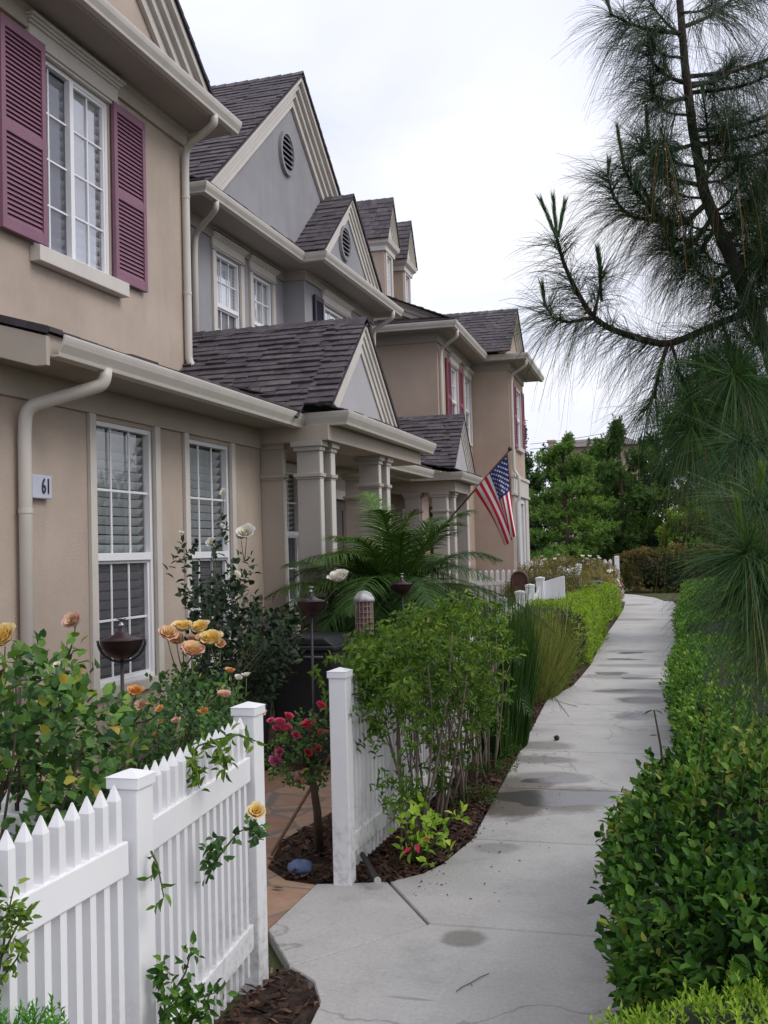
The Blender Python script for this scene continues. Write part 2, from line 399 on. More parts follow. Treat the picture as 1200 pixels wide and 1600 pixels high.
def shingles(mb, e0, e1, t0, t1, course=.145, tab=.30, th=.017, seed=1):
    """overlapping level courses of separate tabs filling the roof plane e0-e1-t1-t0"""
    rg = random.Random(seed)
    Q = [np.array(p, float) for p in (e0, e1, t1, t0)]
    nrm = np.cross(Q[2]-Q[0], Q[3]-Q[1]); nrm /= np.linalg.norm(nrm)
    if nrm[2] < 0: nrm = -nrm
    hx = np.cross(np.array([0, 0, 1.0]), nrm); hx /= np.linalg.norm(hx); vx = np.cross(nrm, hx)
    if vx[2] < 0: vx = -vx
    mb.add([q-nrm*.004 for q in Q], [(0, 1, 2, 3)], .3)
    H = [((q-Q[0])@hx, (q-Q[0])@vx) for q in Q]; v0 = min(h[1] for h in H); v1 = max(h[1] for h in H)
    def span(v):
        xs = []
        for i in range(4):
            (a, c), (b, d) = H[i], H[(i+1) % 4]
            if abs(d-c) > 1e-9 and min(c, d)-1e-9 <= v <= max(c, d)+1e-9: xs.append(a+(b-a)*(v-c)/(d-c))
        return (min(xs), max(xs)) if xs else None
    n = max(1, int(round((v1-v0)/course)))
    for k in range(n):
        va, vb = v0+(v1-v0)*k/n+1e-4, v0+(v1-v0)*min(1, (k+1.25)/n)-1e-4
        A, B = span(va), span(vb)
        if not A or not B: continue
        lo, hi = min(A[0], B[0]), max(A[1], B[1]); s = lo-rg.random()*tab
        while s < hi:
            w = tab*rg.uniform(.5, 1.2); p0, p1 = s+.003, s+w-.003; s += w
            a0, a1 = max(p0, A[0]), min(p1, A[1]); b0, b1 = max(p0, B[0]), min(p1, B[1])
            if a1-a0 < .01: 
                if b1-b0 < .02: continue
                a0, a1 = min(max(p0, A[0]), A[1]), max(min(p1, A[1]), A[0]); a0, a1 = min(a0, a1), max(a0, a1)
            if b1 < b0: b0 = b1 = min(max((a0+a1)/2, B[0]), B[1])
            h = th*rg.uniform(.7, 1.7); dj = -vx*rg.uniform(-.004, .016)*(1 if k else .2)
            P = lambda x, v: Q[0]+hx*x+vx*v
            p, q = [P(a0, va)+dj, P(a1, va)+dj], [P(b0, vb), P(b1, vb)]; tt = min(1, max(0, rg.gauss(.45, .16)))
            mb.add([p[0]+nrm*h, p[1]+nrm*h, q[1]+nrm*.003, q[0]+nrm*.003, p[0], p[1]], [(0, 1, 2, 3), (4, 5, 1, 0), (4, 0, 3), (5, 2, 1)], tt)
def ridge_caps(mb, a, b, n_side, seed=1, L=.26, w=.11, drop=.075):
    rg = random.Random(seed); a, b = np.array(a, float), np.array(b, float); D = np.linalg.norm(b-a); d = (b-a)/D; k = int(D/ (L*.7))
    ns = np.array(n_side, float)
    for i in range(k+1):
        p = a+d*min(D, i*L*.7); q = a+d*min(D, i*L*.7+L); up = np.array([0, 0, 1.0]); h0, h1 = .030+rg.uniform(0, .008), .016
        mb.add([p+ns*w-up*(drop-h0), p+up*h0, p-ns*w-up*(drop-h0), q+ns*w-up*(drop-h1), q+up*h1, q-ns*w-up*(drop-h1)], [(0, 1, 4, 3), (1, 2, 5, 4), (0, 2, 1)], min(1, max(0, rg.gauss(.45, .2))))

def gable(house, X, yc, hw, zb, za, depth, tymp, rake_h=.30, layers=4, proj=.16, vent=None, oh=.03, tmat=CREAM, seed=3, roof_drop=0.0, valley=None, face=True, course=.145):
    """gable facing +X: tympanum, stepped rake mouldings, roof slopes running back, round louvred vent"""
    s = (za-zb)/hw
    if face: MB().prism([(yc-hw+.05/s, zb), (yc+hw-.05/s, zb), (yc, za-.05)], 'x', X-.12, X).build('gable_wall', tymp, house)
    m = MB(); cs = math.sqrt(1+s*s)
    edges = [(0, .22, 1.0), (.22, .46, .72), (.46, .70, .47), (.70, 1.0, .24)]
    for a, b, p in edges:
        va, vb = a*rake_h*cs, b*rake_h*cs
        poly = [(yc-hw+va/s, zb), (yc, za-va), (yc+hw-va/s, zb), (yc+hw-vb/s, zb), (yc, za-vb), (yc-hw+vb/s, zb)]
        L = [poly[0], poly[1], poly[4], poly[5]]; Rr = [poly[1], poly[2], poly[3], poly[4]]
        m.prism(L, 'x', X+.0015, X+proj*p); m.prism(Rr, 'x', X+.0015, X+proj*p)
    m.build('rake_moulding', tmat, house, bevel=.004)
    r = MB(); xo = X+proj+oh; xi = X-depth; up = .022
    for sg in (-1, 1):
        e = (yc+sg*(hw+.03), zb-.03*s+up-roof_drop*s); ey = yc+sg*(hw+.03+roof_drop)
        ei = (xi, ey, e[1])
        if valley: zi = min(za+up-.01, valley(xi)); ei = (xi, yc+sg*(za+up-zi)/s, zi)
        if valley:
            xv = X-.19; zv = valley(xv); ev = (xv, yc+sg*(za+up-zv)/s, zv)
            shingles(r, (xo, ey, e[1]), (xv-.02, ey, e[1]), (xo, yc, za+up), (xv-.02, yc, za+up), seed=seed+sg, course=course, th=.021)
            shingles(r, ev, ei, (xv, yc, za+up), (xi, yc, za+up), seed=seed+sg+5, course=course, th=.021)
        else: shingles(r, (xo, ey, e[1]), ei, (xo, yc, za+up), (xi, yc, za+up), seed=seed+sg, course=course)
        # roof deck edge (dark drip)
        r.add([(xo, ey, e[1]+.012), (xo, yc, za+up+.012), (xo, yc, za+up-.035), (xo, ey, e[1]-.035)], [(0, 1, 2, 3)], .05)
        r.add([(xo, ey, e[1]-.012), (xo, yc, za-.003), (xi, yc, za-.003), (ei[0], ei[1], ei[2]-.012)], [(0, 1, 2, 3)], .05)
    ridge_caps(r, (xo, yc, za+up), (xi, yc, za+up), (0, 1, 0), seed, drop=.11*s+.005)
    r.build('roof', SHING, house)
    if vent:
        vy, vz, rw, rh = vent; n = 28
        o = MB(); ring = [(1.0, .002), (1.0, .05), (.86, .055), (.86, .002)]
        vs = []
        for k, (q, d) in enumerate(ring):
            for j in range(n):
                th = 2*math.pi*j/n; vs.append((X+d, vy+rw*q*math.cos(th), vz+rh*q*math.sin(th)))
        fs = [(k*n+j, k*n+(j+1) % n, ((k+1) % 4)*n+(j+1) % n, ((k+1) % 4)*n+j) for k in range(4) for j in range(n)]
        o.add(vs, fs); v = o.build('vent', tymp, house)
        b = MB(); b.add([(X+.004, vy+rw*.9*math.cos(2*math.pi*j/n), vz+rh*.9*math.sin(2*math.pi*j/n)) for j in range(n)], [tuple(range(n))]); b.build('vent_backing', DARKVENT, v)  # flat disc on the wall, painted dark for the shade inside the vent
        l = MB(); k = 7
        for i in range(k):
            z = -rh*.86+2*rh*.86*(i+.5)/k; w = rw*.86*math.sqrt(max(0, 1-(z/(rh*.86))**2)); h = 2*rh*.86/k
            q = [(.012, h*.36), (.045, -.06*h), (.045, -.24*h), (.012, h*.16)]
            vv = [(X+d, vy-w, vz+z+dz) for d, dz in q]+[(X+d, vy+w, vz+z+dz) for d, dz in q]
            l.add(vv, [(0,1,2,3), (7,6,5,4), (0,4,5,1), (1,5,6,2), (2,6,7,3), (3,7,4,0)])
        l.build('louvre', tymp, v)

def column(house, x0, x1, y0, y1, z0, z1, mat=GRAYW, band=2.36, name='column'):
    m = MB(); m.box(x0, x1, y0, y1, z0, z1)
    o = .022
    def ring(za, zb, e): m.box(x0-e, x1+e, y0-e, y1+e, za, zb)
    ring(band-.035, band, .028); ring(band-.055, band-.035, .014)
    ring(z1-.05, z1-.0, .045); ring(z1-.09, z1-.05, .025)
    ring(z0, z0+.18, .025)
    c = m.build(name, mat, house, bevel=.004)
    # paler sheets on the path-facing sides, light from the path put into their colour
    e = MB()
    e.box(x1+.0005, x1+.012, y0+.0, y1-.0, z0+.18, band-.056); e.box(x1+.0005, x1+.012, y0, y1, band+.001, z1-.091)
    e.build('pale_side', CREAM, c)
    return c
# ------------------------------------------------------------------ near tan house
H1 = thing('house', 'tan stucco house nearest the camera with maroon shutters and a white slider window upstairs', 'house', (-5.1, 7.8, 0), 'row houses along the walkway')
LZ = 2.80                                  # lower soffit
m = MB(); fr = FX(-4.1)
w1 = (6.62, 7.47, .70, 2.585); w2 = (8.03, 8.86, .70, 2.585)
wall(m, fr, 5.50, 9.56, 0, LZ, [w1, w2])
wall(m, FY(5.50), -7.5, -4.1, 0, 3.9)
wall(m, FX(-5.1), 2.2, 10.07, 2.9, 6.05, [(7.42, 8.58, 4.12, 5.74)])
m.poly([(-5.1, 10.07, 0), (-9, 10.07, 0), (-9, 10.07, 6.05), (-5.1, 10.07, 6.05)])
m.poly([(-4.1, 9.56, 0), (-5.1, 9.56, 0), (-5.1, 9.56, LZ), (-4.1, 9.56, LZ)])
m.build('wall', TAN, H1)
m = MB(); m.prism([(-4.1+.03, LZ-.0), (-4.1+.03, 2.62), (-4.1, 2.62), (-4.1, LZ)], 'y', 5.5, 9.52); m.build('frieze', TAND, H1, bevel=.003)
m = MB(); m.box(-7.5, -4.06, 5.46, 5.4995, 2.60, 2.80); m.build('frieze', TAND, H1, bevel=.003)
for (a, b, c, d) in (w1, w2):
    w = window(H1, fr, a, b, c, d, 'double', 3, 2, BLIND, 1.0, .068, tilt=.6, meet=1.62)
    trim(w, fr, a, b, c, 2.62, .075, True, CREAM, .03, top=False)
# lower roof over the windows, its rake end, soffit and gutter
sl = .29
m = MB(); shingles(m, (-3.60, 5.37, 2.925), (-3.60, 9.62, 2.925), (-5.12, 5.37, 2.925+1.52*sl), (-5.12, 9.62, 2.925+1.52*sl), seed=11)
m.add([(-3.60, 5.365, 2.955), (-5.12, 5.365, 2.955+1.52*sl), (-5.12, 5.365, 2.91+1.52*sl), (-3.60, 5.365, 2.91)], [(0, 1, 2, 3)], .1)
m.build('roof', SHING, H1)
m = MB(); m.prism([(-3.62, 2.90), (-3.62, 2.73), (-3.70, 2.73), (-7.5, 2.73+3.8*sl), (-7.5, 2.90+3.88*sl)], 'y', 5.375, 5.41); m.build('rake_board', TAND, H1, bevel=.004)
m = MB(); m.prism([(-3.65, 2.79), (-7.5, 2.79+3.85*sl), (-7.5, 2.81+3.85*sl), (-3.65, 2.81)], 'y', 5.41, 5.50); m.build('rake_soffit', CREAMD, H1)
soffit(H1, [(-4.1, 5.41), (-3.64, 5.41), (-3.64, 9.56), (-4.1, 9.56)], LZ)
gutter(H1, [(-3.53, 5.43), (-3.58, 9.535)], 2.91)
m = MB(); m.prism([(-3.655, 2.795), (-3.655, 2.92), (-3.635, 2.92), (-3.635, 2.795)], 'y', 5.42, 9.5); m.build('fascia', TAND, H1)
downspout(H1, [(-3.60, 5.98, 2.80), (-3.61, 5.97, 2.70), (-4.03, 5.76, 2.56), (-4.045, 5.76, 2.4), (-4.045, 5.76, .05)], .042, straps=((1.9, (-4.045, 5.76, 1.9)), (.6, (-4.045, 5.76, .6))))
# upper storey
fr = FX(-5.1)
w = window(H1, fr, 7.42, 8.58, 4.12, 5.74, 'slider', 2, 4, BLINDW, 1.0, .085, tilt=.48, gl=mat_glass('slider glass', r0=.24), glass2=mat_glass('screened slider', 1.0, (.60, .61, .66), .05))
header(w, fr, 7.34, 8.68, 5.742, .235, CREAM); sill(w, fr, 7.36, 8.74, 3.99, 4.118, .10, CREAM)
shutter(H1, fr, 6.92, 7.50, 4.135, 5.79, MAROON, .045); shutter(H1, fr, 8.595, 9.165, 4.135, 5.77, MAROON, .02)
frieze(H1, [(-5.1, 2.2), (-5.1, 10.07)], 5.86, 6.03)
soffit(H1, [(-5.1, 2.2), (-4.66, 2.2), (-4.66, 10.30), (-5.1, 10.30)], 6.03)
m = MB(); m.prism([(-4.685, 6.02), (-4.685, 6.16), (-4.662, 6.16), (-4.662, 6.02)], 'y', 2.2, 10.31); m.build('fascia', TAND, H1)
m = MB(); m.prism([(-9, 6.0), (-5.1, 6.0), (-4.67, 6.03), (-4.67, 6.15), (-5.0, 6.19), (-9, 7.6)], 'y', 10.08, 10.30); m.build('rake_board', TAND, H1)
gutter(H1, [(-4.55, 2.2), (-4.55, 10.33)], 6.155)
downspout(H1, [(-4.62, 9.80, 6.04), (-4.62, 9.80, 5.95), (-5.045, 10.0, 5.83), (-5.055, 10.0, 5.6), (-5.055, 10.0, 3.62), (-4.98, 10.0, 3.50)], .040, straps=((5.3, (-5.055, 10.0, 5.3)), (4.3, (-5.055, 10.0, 4.3))))
m = MB(); shingles(m, (-4.60, 2.2, 6.17), (-4.60, 10.32, 6.17), (-9.0, 2.2, 6.17+4.4*.36), (-9.0, 10.32, 6.17+4.4*.36), seed=13); m.build('roof', SHING, H1)
gable(H1, -4.98, 7.45, 2.72, 6.27, 8.55, 4.0, TAN, .36, proj=.2, seed=17)
PL = thing('house_number_plaque', 'small pale house number plaque reading 61 beside the lower downspout', 'sign', (-4.1, 6.03, 1.99))
MB().box(-4.098, -4.055, 5.85, 6.06, 2.0, 2.15).build('plate', mat_plain('pale plaque', (.50, .52, .62), .5, .04, 4), PL, bevel=.006)
def text_obj(txt, name, mat, parent, origin, size, ext=.004):
    cu = bpy.data.curves.new(name, 'FONT'); cu.body = txt; cu.size = size; cu.extrude = ext; cu.align_x = 'CENTER'; cu.align_y = 'CENTER'
    ob = bpy.data.objects.new('tmp', cu); COL.objects.link(ob)
    dg = bpy.context.evaluated_depsgraph_get(); me = bpy.data.meshes.new_from_object(ob.evaluated_get(dg)); bpy.data.objects.remove(ob)
    me.name = name
    # text lies in XY: turn it to stand in the YZ plane facing +X
    for v in me.vertices: v.co = Vector((v.co.z, v.co.x*.72, v.co.y*1.12))
    me.materials.clear(); return finish(name, me, mat, parent, origin)
text_obj('6', 'digit', BLACKM, PL, (-4.052, 5.965, 2.075), .125)
text_obj('1', 'digit', BLACKM, PL, (-4.052, 6.015, 2.075), .125)

# ------------------------------------------------------------------ grey house in the middle
H2 = thing('house', 'grey stucco house with two oval gable vents and a gabled porch on paired columns', 'house', (-6.2, 15, 0), 'row houses along the walkway')
m = MB()
W2a = (13.06, 13.86, 4.35, 5.68); W2b = (14.28, 15.02, 4.35, 5.68); W2c = (16.35, 17.55, 4.4, 5.62)
wall(m, FX(-6.2), 12.25, 15.5, 2.9, 6.0, [W2a, W2b]); wall(m, FX(-5.85), 15.5, 19.0, 2.9, 6.0, [W2c])
m.poly([(-6.2, 15.5, 2.9), (-5.85, 15.5, 2.9), (-5.85, 15.5, 6.0), (-6.2, 15.5, 6.0)])
m.poly([(-6.2, 12.25, 2.9), (-9.5, 12.25, 2.9), (-9.5, 12.25, 6.0), (-6.2, 12.25, 6.0)])
m.poly([(-5.85, 19.0, 0), (-9.5, 19.0, 0), (-9.5, 19.0, 6.0), (-5.85, 19.0, 6.0)])
m.build('wall', GRAYST, H2)
fr = FX(-6.2)
for q in (W2a, W2b):
    w = window(H2, fr, *q, 'double', 3, 2, BLINDW, 1.0, .05, tilt=.25, gl=GLASSB, meet=4.98)
    trim(w, fr, *q, .10, False, CREAM, .035, top=False); header(w, fr, q[0]-.11, q[1]+.11, 5.70, .20, CREAM, .08)
fr = FX(-5.85)
w = window(H2, fr, *W2c, 'double', 3, 2, BLINDW, 1.0, .05, tilt=.25, gl=GLASSB); trim(w, fr, *W2c, .09, False, CREAM, .03, top=False); header(w, fr, 16.25, 17.65, 5.64, .2, CREAM, .08)
shutter(H2, fr, 15.84, 16.24, 4.35, 5.68, NAVY, .02)
frieze(H2, [(-9, 12.25), (-6.2, 12.25), (-6.2, 15.5), (-5.85, 15.5), (-5.85, 19.0)], 5.83, 5.98, CREAMD)
soffit(H2, [(-9, 11.75), (-5.70, 11.75), (-5.70, 15.05), (-5.36, 15.05), (-5.36, 19.2), (-5.85, 19.2), (-5.85, 15.5), (-6.2, 15.5), (-6.2, 12.25), (-9, 12.25)], 5.98)
gutter(H2, [(-9, 11.63), (-5.60, 11.63), (-5.62, 14.97), (-5.28, 14.97), (-5.30, 19.25)], 6.10)
downspout(H2, [(-5.68, 12.05, 5.98), (-5.68, 12.05, 5.88), (-6.13, 12.38, 5.72), (-6.145, 12.38, 5.5), (-6.145, 12.38, 3.2)], .038)
downspout(H2, [(-5.37, 18.75, 5.98), (-5.37, 18.75, 5.86), (-5.79, 18.92, 5.70), (-5.8, 18.92, 5.5), (-5.8, 18.92, 3.2)], .038)
gable(H2, -5.86, 15.1, 3.30, 6.14, 8.85, 5.0, GRAYST, .36, proj=.2, vent=(14.86, 7.58, .27, .33), seed=23, roof_drop=.02)
gable(H2, -5.44, 16.45, 1.46, 6.12, 7.36, 4.2, GRAYST, .27, proj=.10, vent=(16.23, 6.55, .24, .28), seed=29)
m = MB(); shingles(m, (-5.65, 11.66, 6.12), (-5.65, 19.2, 6.12), (-9.5, 11.66, 7.5), (-9.5, 19.2, 7.5), seed=31)
shingles(m, (-9.5, 11.66, 6.12), (-5.65, 11.66, 6.12), (-9.5, 14, 7.1), (-7.9, 14, 7.1), seed=32); m.build('roof', SHING, H2)
# ground floor, recessed entry and porch
m = MB(); EN = (11.98, 12.60, 1.0, 2.62); DR = (13.70, 14.90, .12, 2.35)
wall(m, FX(-4.88), 9.57, 15.2, 0, 2.8, [EN, DR]); wall(m, FX(-5.3), 15.2, 17.0, 0, 2.8)
m.poly([(-4.88, 15.2, 0), (-5.3, 15.2, 0), (-5.3, 15.2, 2.8), (-4.88, 15.2, 2.8)])
m.build('wall', TAN, H2)
w = window(H2, FX(-4.88), *EN, 'double', 2, 2, BLIND, .5, .06, tilt=.9, meet=1.86); trim(w, FX(-4.88), *EN, .09, True, WFRAME, .03)
d = MB(); fbox(d, FX(-4.88), 13.72, 14.88, .12, 2.33, -.10, -.05)
for a, b, c, e in ((13.85, 14.22, .25, 1.0), (14.36, 14.74, .25, 1.0), (13.85, 14.22, 1.15, 2.2), (14.36, 14.74, 1.15, 2.2)): fbox(d, FX(-4.88), a, b, c, e, -.049, -.035)
d = d.build('door', DOORM, H2, bevel=.004); fbox(MB(), FX(-4.88), 14.79, 14.84, 1.0, 1.12, -.049, .02).build('handle', BLACKM, d)
m = MB(); fr = FX(-4.88)
fbox(m, fr, 13.58, 13.70, 0, 2.47, .001, .03); fbox(m, fr, 14.90, 15.02, 0, 2.47, .001, .03); fbox(m, fr, 13.70, 14.90, 2.35, 2.47, .001, .029); m.build('door_trim', CREAM, H2)
# porch: beam, soffit, columns
column(H2, -4.10, -3.875, 9.571, 9.63, 0, 2.70, TAND, 2.37, 'pilaster')
for nm, (x0, x1, y0, y1) in (('column', (-3.69, -3.47, 9.47, 9.56)), ('column', (-3.66, -3.45, 9.72, 9.84)), ('column', (-3.68, -3.46, 11.31, 11.40)), ('column', (-3.66, -3.45, 11.58, 11.70)), ('column', (-4.62, -4.40, 13.6, 13.74))):
    column(H2, x0, x1, y0, y1, 0, 2.66, GRAYW, 2.36, nm)
m = MB(); m.prism([(-4.10, 9.50), (-3.36, 9.44), (-3.36, 12.8), (-3.72, 12.8), (-3.72, 9.80), (-4.10, 9.80)], 'z', 2.66, 2.81); m.build('beam', TAND, H2, bevel=.004)
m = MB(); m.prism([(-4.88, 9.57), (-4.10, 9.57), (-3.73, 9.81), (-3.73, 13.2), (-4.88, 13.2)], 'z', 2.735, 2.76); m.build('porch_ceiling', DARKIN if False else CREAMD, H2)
soffit(H2, [(-3.72, 9.50), (-3.25, 9.50), (-3.25, 12.98), (-3.72, 12.98)], 2.812)
gutter(H2, [(-3.60, 9.44), (-3.15, 9.44), (-3.20, 12.98)], 2.925)
m = MB(); shingles(m, (-3.22, 9.46, 2.935), (-3.22, 12.95, 2.935), (-5.4, 9.46, 3.5), (-5.4, 12.95, 3.5), seed=41); m.build('roof', SHING, H2)
gable(H2, -3.36, 10.46, 1.10, 2.99, 3.965, 3.4, GRAYST if False else mat_plain('pale grey stucco', (.42, .41, .42), .9, .06, 1.5, 200, .002, .15), .24, proj=.075, oh=.015, seed=43, valley=lambda x: 2.84+(-3.55-x)*.28, course=.098)
soffit(H2, [(-4.88, 13.0), (-4.3, 13.0), (-4.3, 17.2), (-4.88, 17.2)], 2.80); gutter(H2, [(-4.22, 13.05), (-4.24, 17.0)], 2.91)
m = MB(); shingles(m, (-4.28, 12.98, 2.93), (-4.28, 17.0, 2.93), (-6.2, 12.98, 3.55), (-6.2, 17.0, 3.55), seed=44); m.build('roof', SHING, H2)

# ------------------------------------------------------------------ far tan house, turned a little (its own local frame: origin at ground, y along the facade)
A3 = R(2.5)
H3 = thing('house', 'far tan stucco house with red shutters, two roof dormers and a small gabled porch', 'house', (-5.12, 21.0, 0), 'row houses along the walkway', A3)
# local x: 0 = wing wall plane; local y: 0 = near end of the wing
m = MB(); fr = FX(0)
A1 = (1.30, 2.15, 4.10, 5.55); A2 = (3.05, 3.85, 4.10, 5.55)
wall(m, fr, 0, 4.0, 0, 6.0, [A1, A2])
m.poly([(0, 0, 2.5), (-4.5, 0, 2.5), (-4.5, 0, 6.0), (-1.2, 0, 6.9), (0, 0, 6.0)])
XB = .90
B1 = (1.05+4.0, 2.05+4.0, 4.10, 5.50); B2 = (4.45, 5.05, .95, 2.72); B3 = (5.35, 5.95, .95, 2.72)
wall(m, FX(XB), 4.0, 6.75, 0, 6.0, [B1, B2, B3])
m.poly([(0, 4.0, 0), (XB, 4.0, 0), (XB, 4.0, 6.0), (0, 4.0, 6.0)])
m.poly([(XB, 6.75, 0), (-4, 6.75, 0), (-4, 6.75, 6.0), (XB, 6.75, 6.0)])
m.poly([(-4.5, 0, 0), (-4.5, 6.75, 0), (-4.5, 6.75, 6), (-4.5, 0, 6)])
m.build('wall', TAN2, H3)
for q in (A1, A2):
    w = window(H3, fr, *q, 'double', 2, 2, BLINDW, 1, .05, tilt=.25, gl=GLASSB); header(w, fr, q[0]-.08, q[1]+.08, 5.56, .22); trim(w, fr, *q, .07, True, CREAM, .03, top=False)
shutter(H3, fr, .80, 1.24, 4.05, 5.62, REDSH); shutter(H3, fr, 2.22, 2.66, 4.05, 5.62, REDSH)
fb = FX(XB)
w = window(H3, fb, *B1, 'double', 2, 2, BLINDW, 1, .05, tilt=.25, gl=GLASSB); sill(w, fb, 5.0, 6.1, 4.0, 4.098, .08); trim(w, fb, *B1, .05, False, CREAM, .03)
shutter(H3, fb, 4.55, 4.98, 4.05, 5.58, REDSH); shutter(H3, fb, 6.12, 6.55, 4.05, 5.58, REDSH)
for q in (B2, B3):
    w = window(H3, fb, *q, 'fixed', 2, 3, BLINDW, .3, .06, tilt=1.0); trim(w, fb, *q, .12, True, WFRAME, .035)
m = MB(); m.box(XB+.001, XB+.07, 3.93, 6.82, 2.92, 3.28); m.box(XB+.001, XB+.10, 3.90, 6.85, 3.28, 3.36); m.box(XB+.001, XB+.10, 3.9, 6.85, 2.86, 2.92); m.build('belt_course', CREAM, H3, bevel=.006)
m = MB(); m.box(XB+.001, XB+.06, 4.02, 4.22, 0, 2.86); m.box(XB+.001, XB+.06, 6.15, 6.73, 0, 2.86); m.build('corner_board', CREAM, H3)
frieze(H3, [(-1.45, 0), (0, 0), (0, 4.0), (XB, 4.0), (XB, 6.75)], 5.80, 5.98, CREAMD)
soffit(H3, [(-1.5, -.5), (.45, -.5), (.45, 3.55), (XB+.45, 3.55), (XB+.45, 7.2), (XB, 7.2), (XB, 4.0), (0, 4.0), (0, 0), (-1.5, 0)], 5.98)
gutter(H3, [(-1.45, -.57), (.52, -.57), (.52, 3.48), (XB+.52, 3.48), (XB+.52, 7.3)], 6.10)
downspout(H3, [(.45, -.15, 5.98), (.45, -.15, 5.85), (.07, .16, 5.70), (.05, .16, 5.5), (.05, .16, .1)], .036)
downspout(H3, [(XB+.45, 3.75, 5.98), (XB+.45, 3.75, 5.85), (XB+.07, 4.12, 5.70), (XB+.05, 4.12, 5.5), (XB+.05, 4.12, 3.45), (XB+.16, 4.12, 3.3), (XB+.16, 4.12, 2.8), (XB+.1, 4.12, 2.7), (XB+.1, 4.12, .05)], .036)
m = MB()
shingles(m, (-1.5, -.52, 6.12), (.47, -.52, 6.12), (-1.5, .25, 6.40), (-.10, .25, 6.40), seed=51)
shingles(m, (.47, -.5, 6.12), (.47, 7.0, 6.12), (-5.5, .2, 6.12+5.97*.44), (-5.5, 7.0, 6.12+5.97*.44), seed=52)
m.build('roof', SHING, H3)
# near end rake of the main roof
m = MB()
for k, (a, b, p) in enumerate(((0, .09, .16), (.09, .17, .11), (.17, .27, .06))):
    m.prism([(.25, 6.24-a), (-4.6, 6.24+4.85*.44-a), (-4.6, 6.24+4.85*.44-b), (.25, 6.24-b)], 'y', -.02-p, .02)
m.build('rake_moulding', CREAM, H3)
m = MB(); m.prism([(.0, 6.02), (-4.6, 6.02), (-4.6, 8.0)], 'y', .03, .10); m.build('gable_wall', TAN2, H3)
gable(H3, XB-.02, 5.02, 1.72, 6.13, 7.42, 4.2, TAN2, .22, proj=.14, seed=57)
# dormers
for yd in (2.76, 4.62):
    d = MB(); X0 = -1.62; yw = .40; dw = (yd-.21, yd+.21, 7.40, 8.40)
    wall(d, FX(X0), yd-yw, yd+yw, 6.9, 8.52, [dw])
    for y_ in (yd-yw, yd+yw): d.poly([(X0, y_, 6.9), (X0-2.6, y_, 6.9), (X0-2.6, y_, 8.52), (X0, y_, 8.52)])
    d.build('dormer_wall', TAN2, H3)
    w = window(H3, FX(X0), *dw, 'fixed', 1, 2, BLINDW, 1, .05, tilt=.2, gl=GLASSB); trim(w, FX(X0), *dw, .10, True, CREAM, .03)
    m = MB(); m.sweep([(0.001, 0), (.05, 0), (.06, .10), (.13, .16), (.16, .26), (0.001, .26)], [(X0-2.6, yd-yw), (X0, yd-yw), (X0, yd+yw), (X0-2.6, yd+yw)], 8.44); m.build('cornice', CREAM, H3)
    gable(H3, X0+.03, yd, yw+.17, 8.71, 9.72, 2.4, CREAM, .14, proj=.1, seed=61+int(yd*3), course=.13)
# ground floor towards the camera and its porch
m = MB(); PW = (-2.35, -1.95, .6, 2.3)
wall(m, FX(-.25), -5.6, 0.0, 0, 2.8, [PW]); m.build('wall', TAN2, H3)
w = window(H3, FX(-.25), *PW, 'double', 2, 2, BLIND, .4, .06); trim(w, FX(-.25), *PW, .07, True, WFRAME, .03)
m = MB(); m.prism([(-.25, -3.3), (.90, -3.3), (.90, -1.75), (-.25, -1.75)], 'z', 2.60, 2.78); m.build('beam', TAND, H3)
soffit(H3, [(-.25, -5.2), (.22, -5.2), (.22, -3.52), (1.02, -3.52), (1.06, -1.62), (-.25, -1.62)], 2.782)
gutter(H3, [(.30, -5.2), (.30, -3.6), (1.10, -3.6), (1.14, -1.6)], 2.905, GUT)
m = MB(); shingles(m, (.25, -5.4, 2.92), (.25, .0, 2.92), (-1.4, -5.4, 3.5), (-1.4, 0, 3.5), seed=71)
shingles(m, (1.05, -3.55, 2.93), (1.08, -1.6, 2.93), (-1.0, -3.55, 3.6), (-1.0, -1.6, 3.6), seed=72); m.build('roof', SHING, H3)
gable(H3, .92, -2.78, 1.0, 2.98, 3.92, 4.4, bpy.data.materials['pale grey stucco'], .2, proj=.07, oh=.015, seed=73, valley=lambda x: 2.93+(.9-x)*.33, course=.10)
for (x0, y0) in ((.03, -3.3), (.50, -3.3), (.58, -3.05), (.62, -2.0)):
    column(H3, x0, x0+.24, y0, y0+.18, 0, 2.60, GRAYW, 2.3)
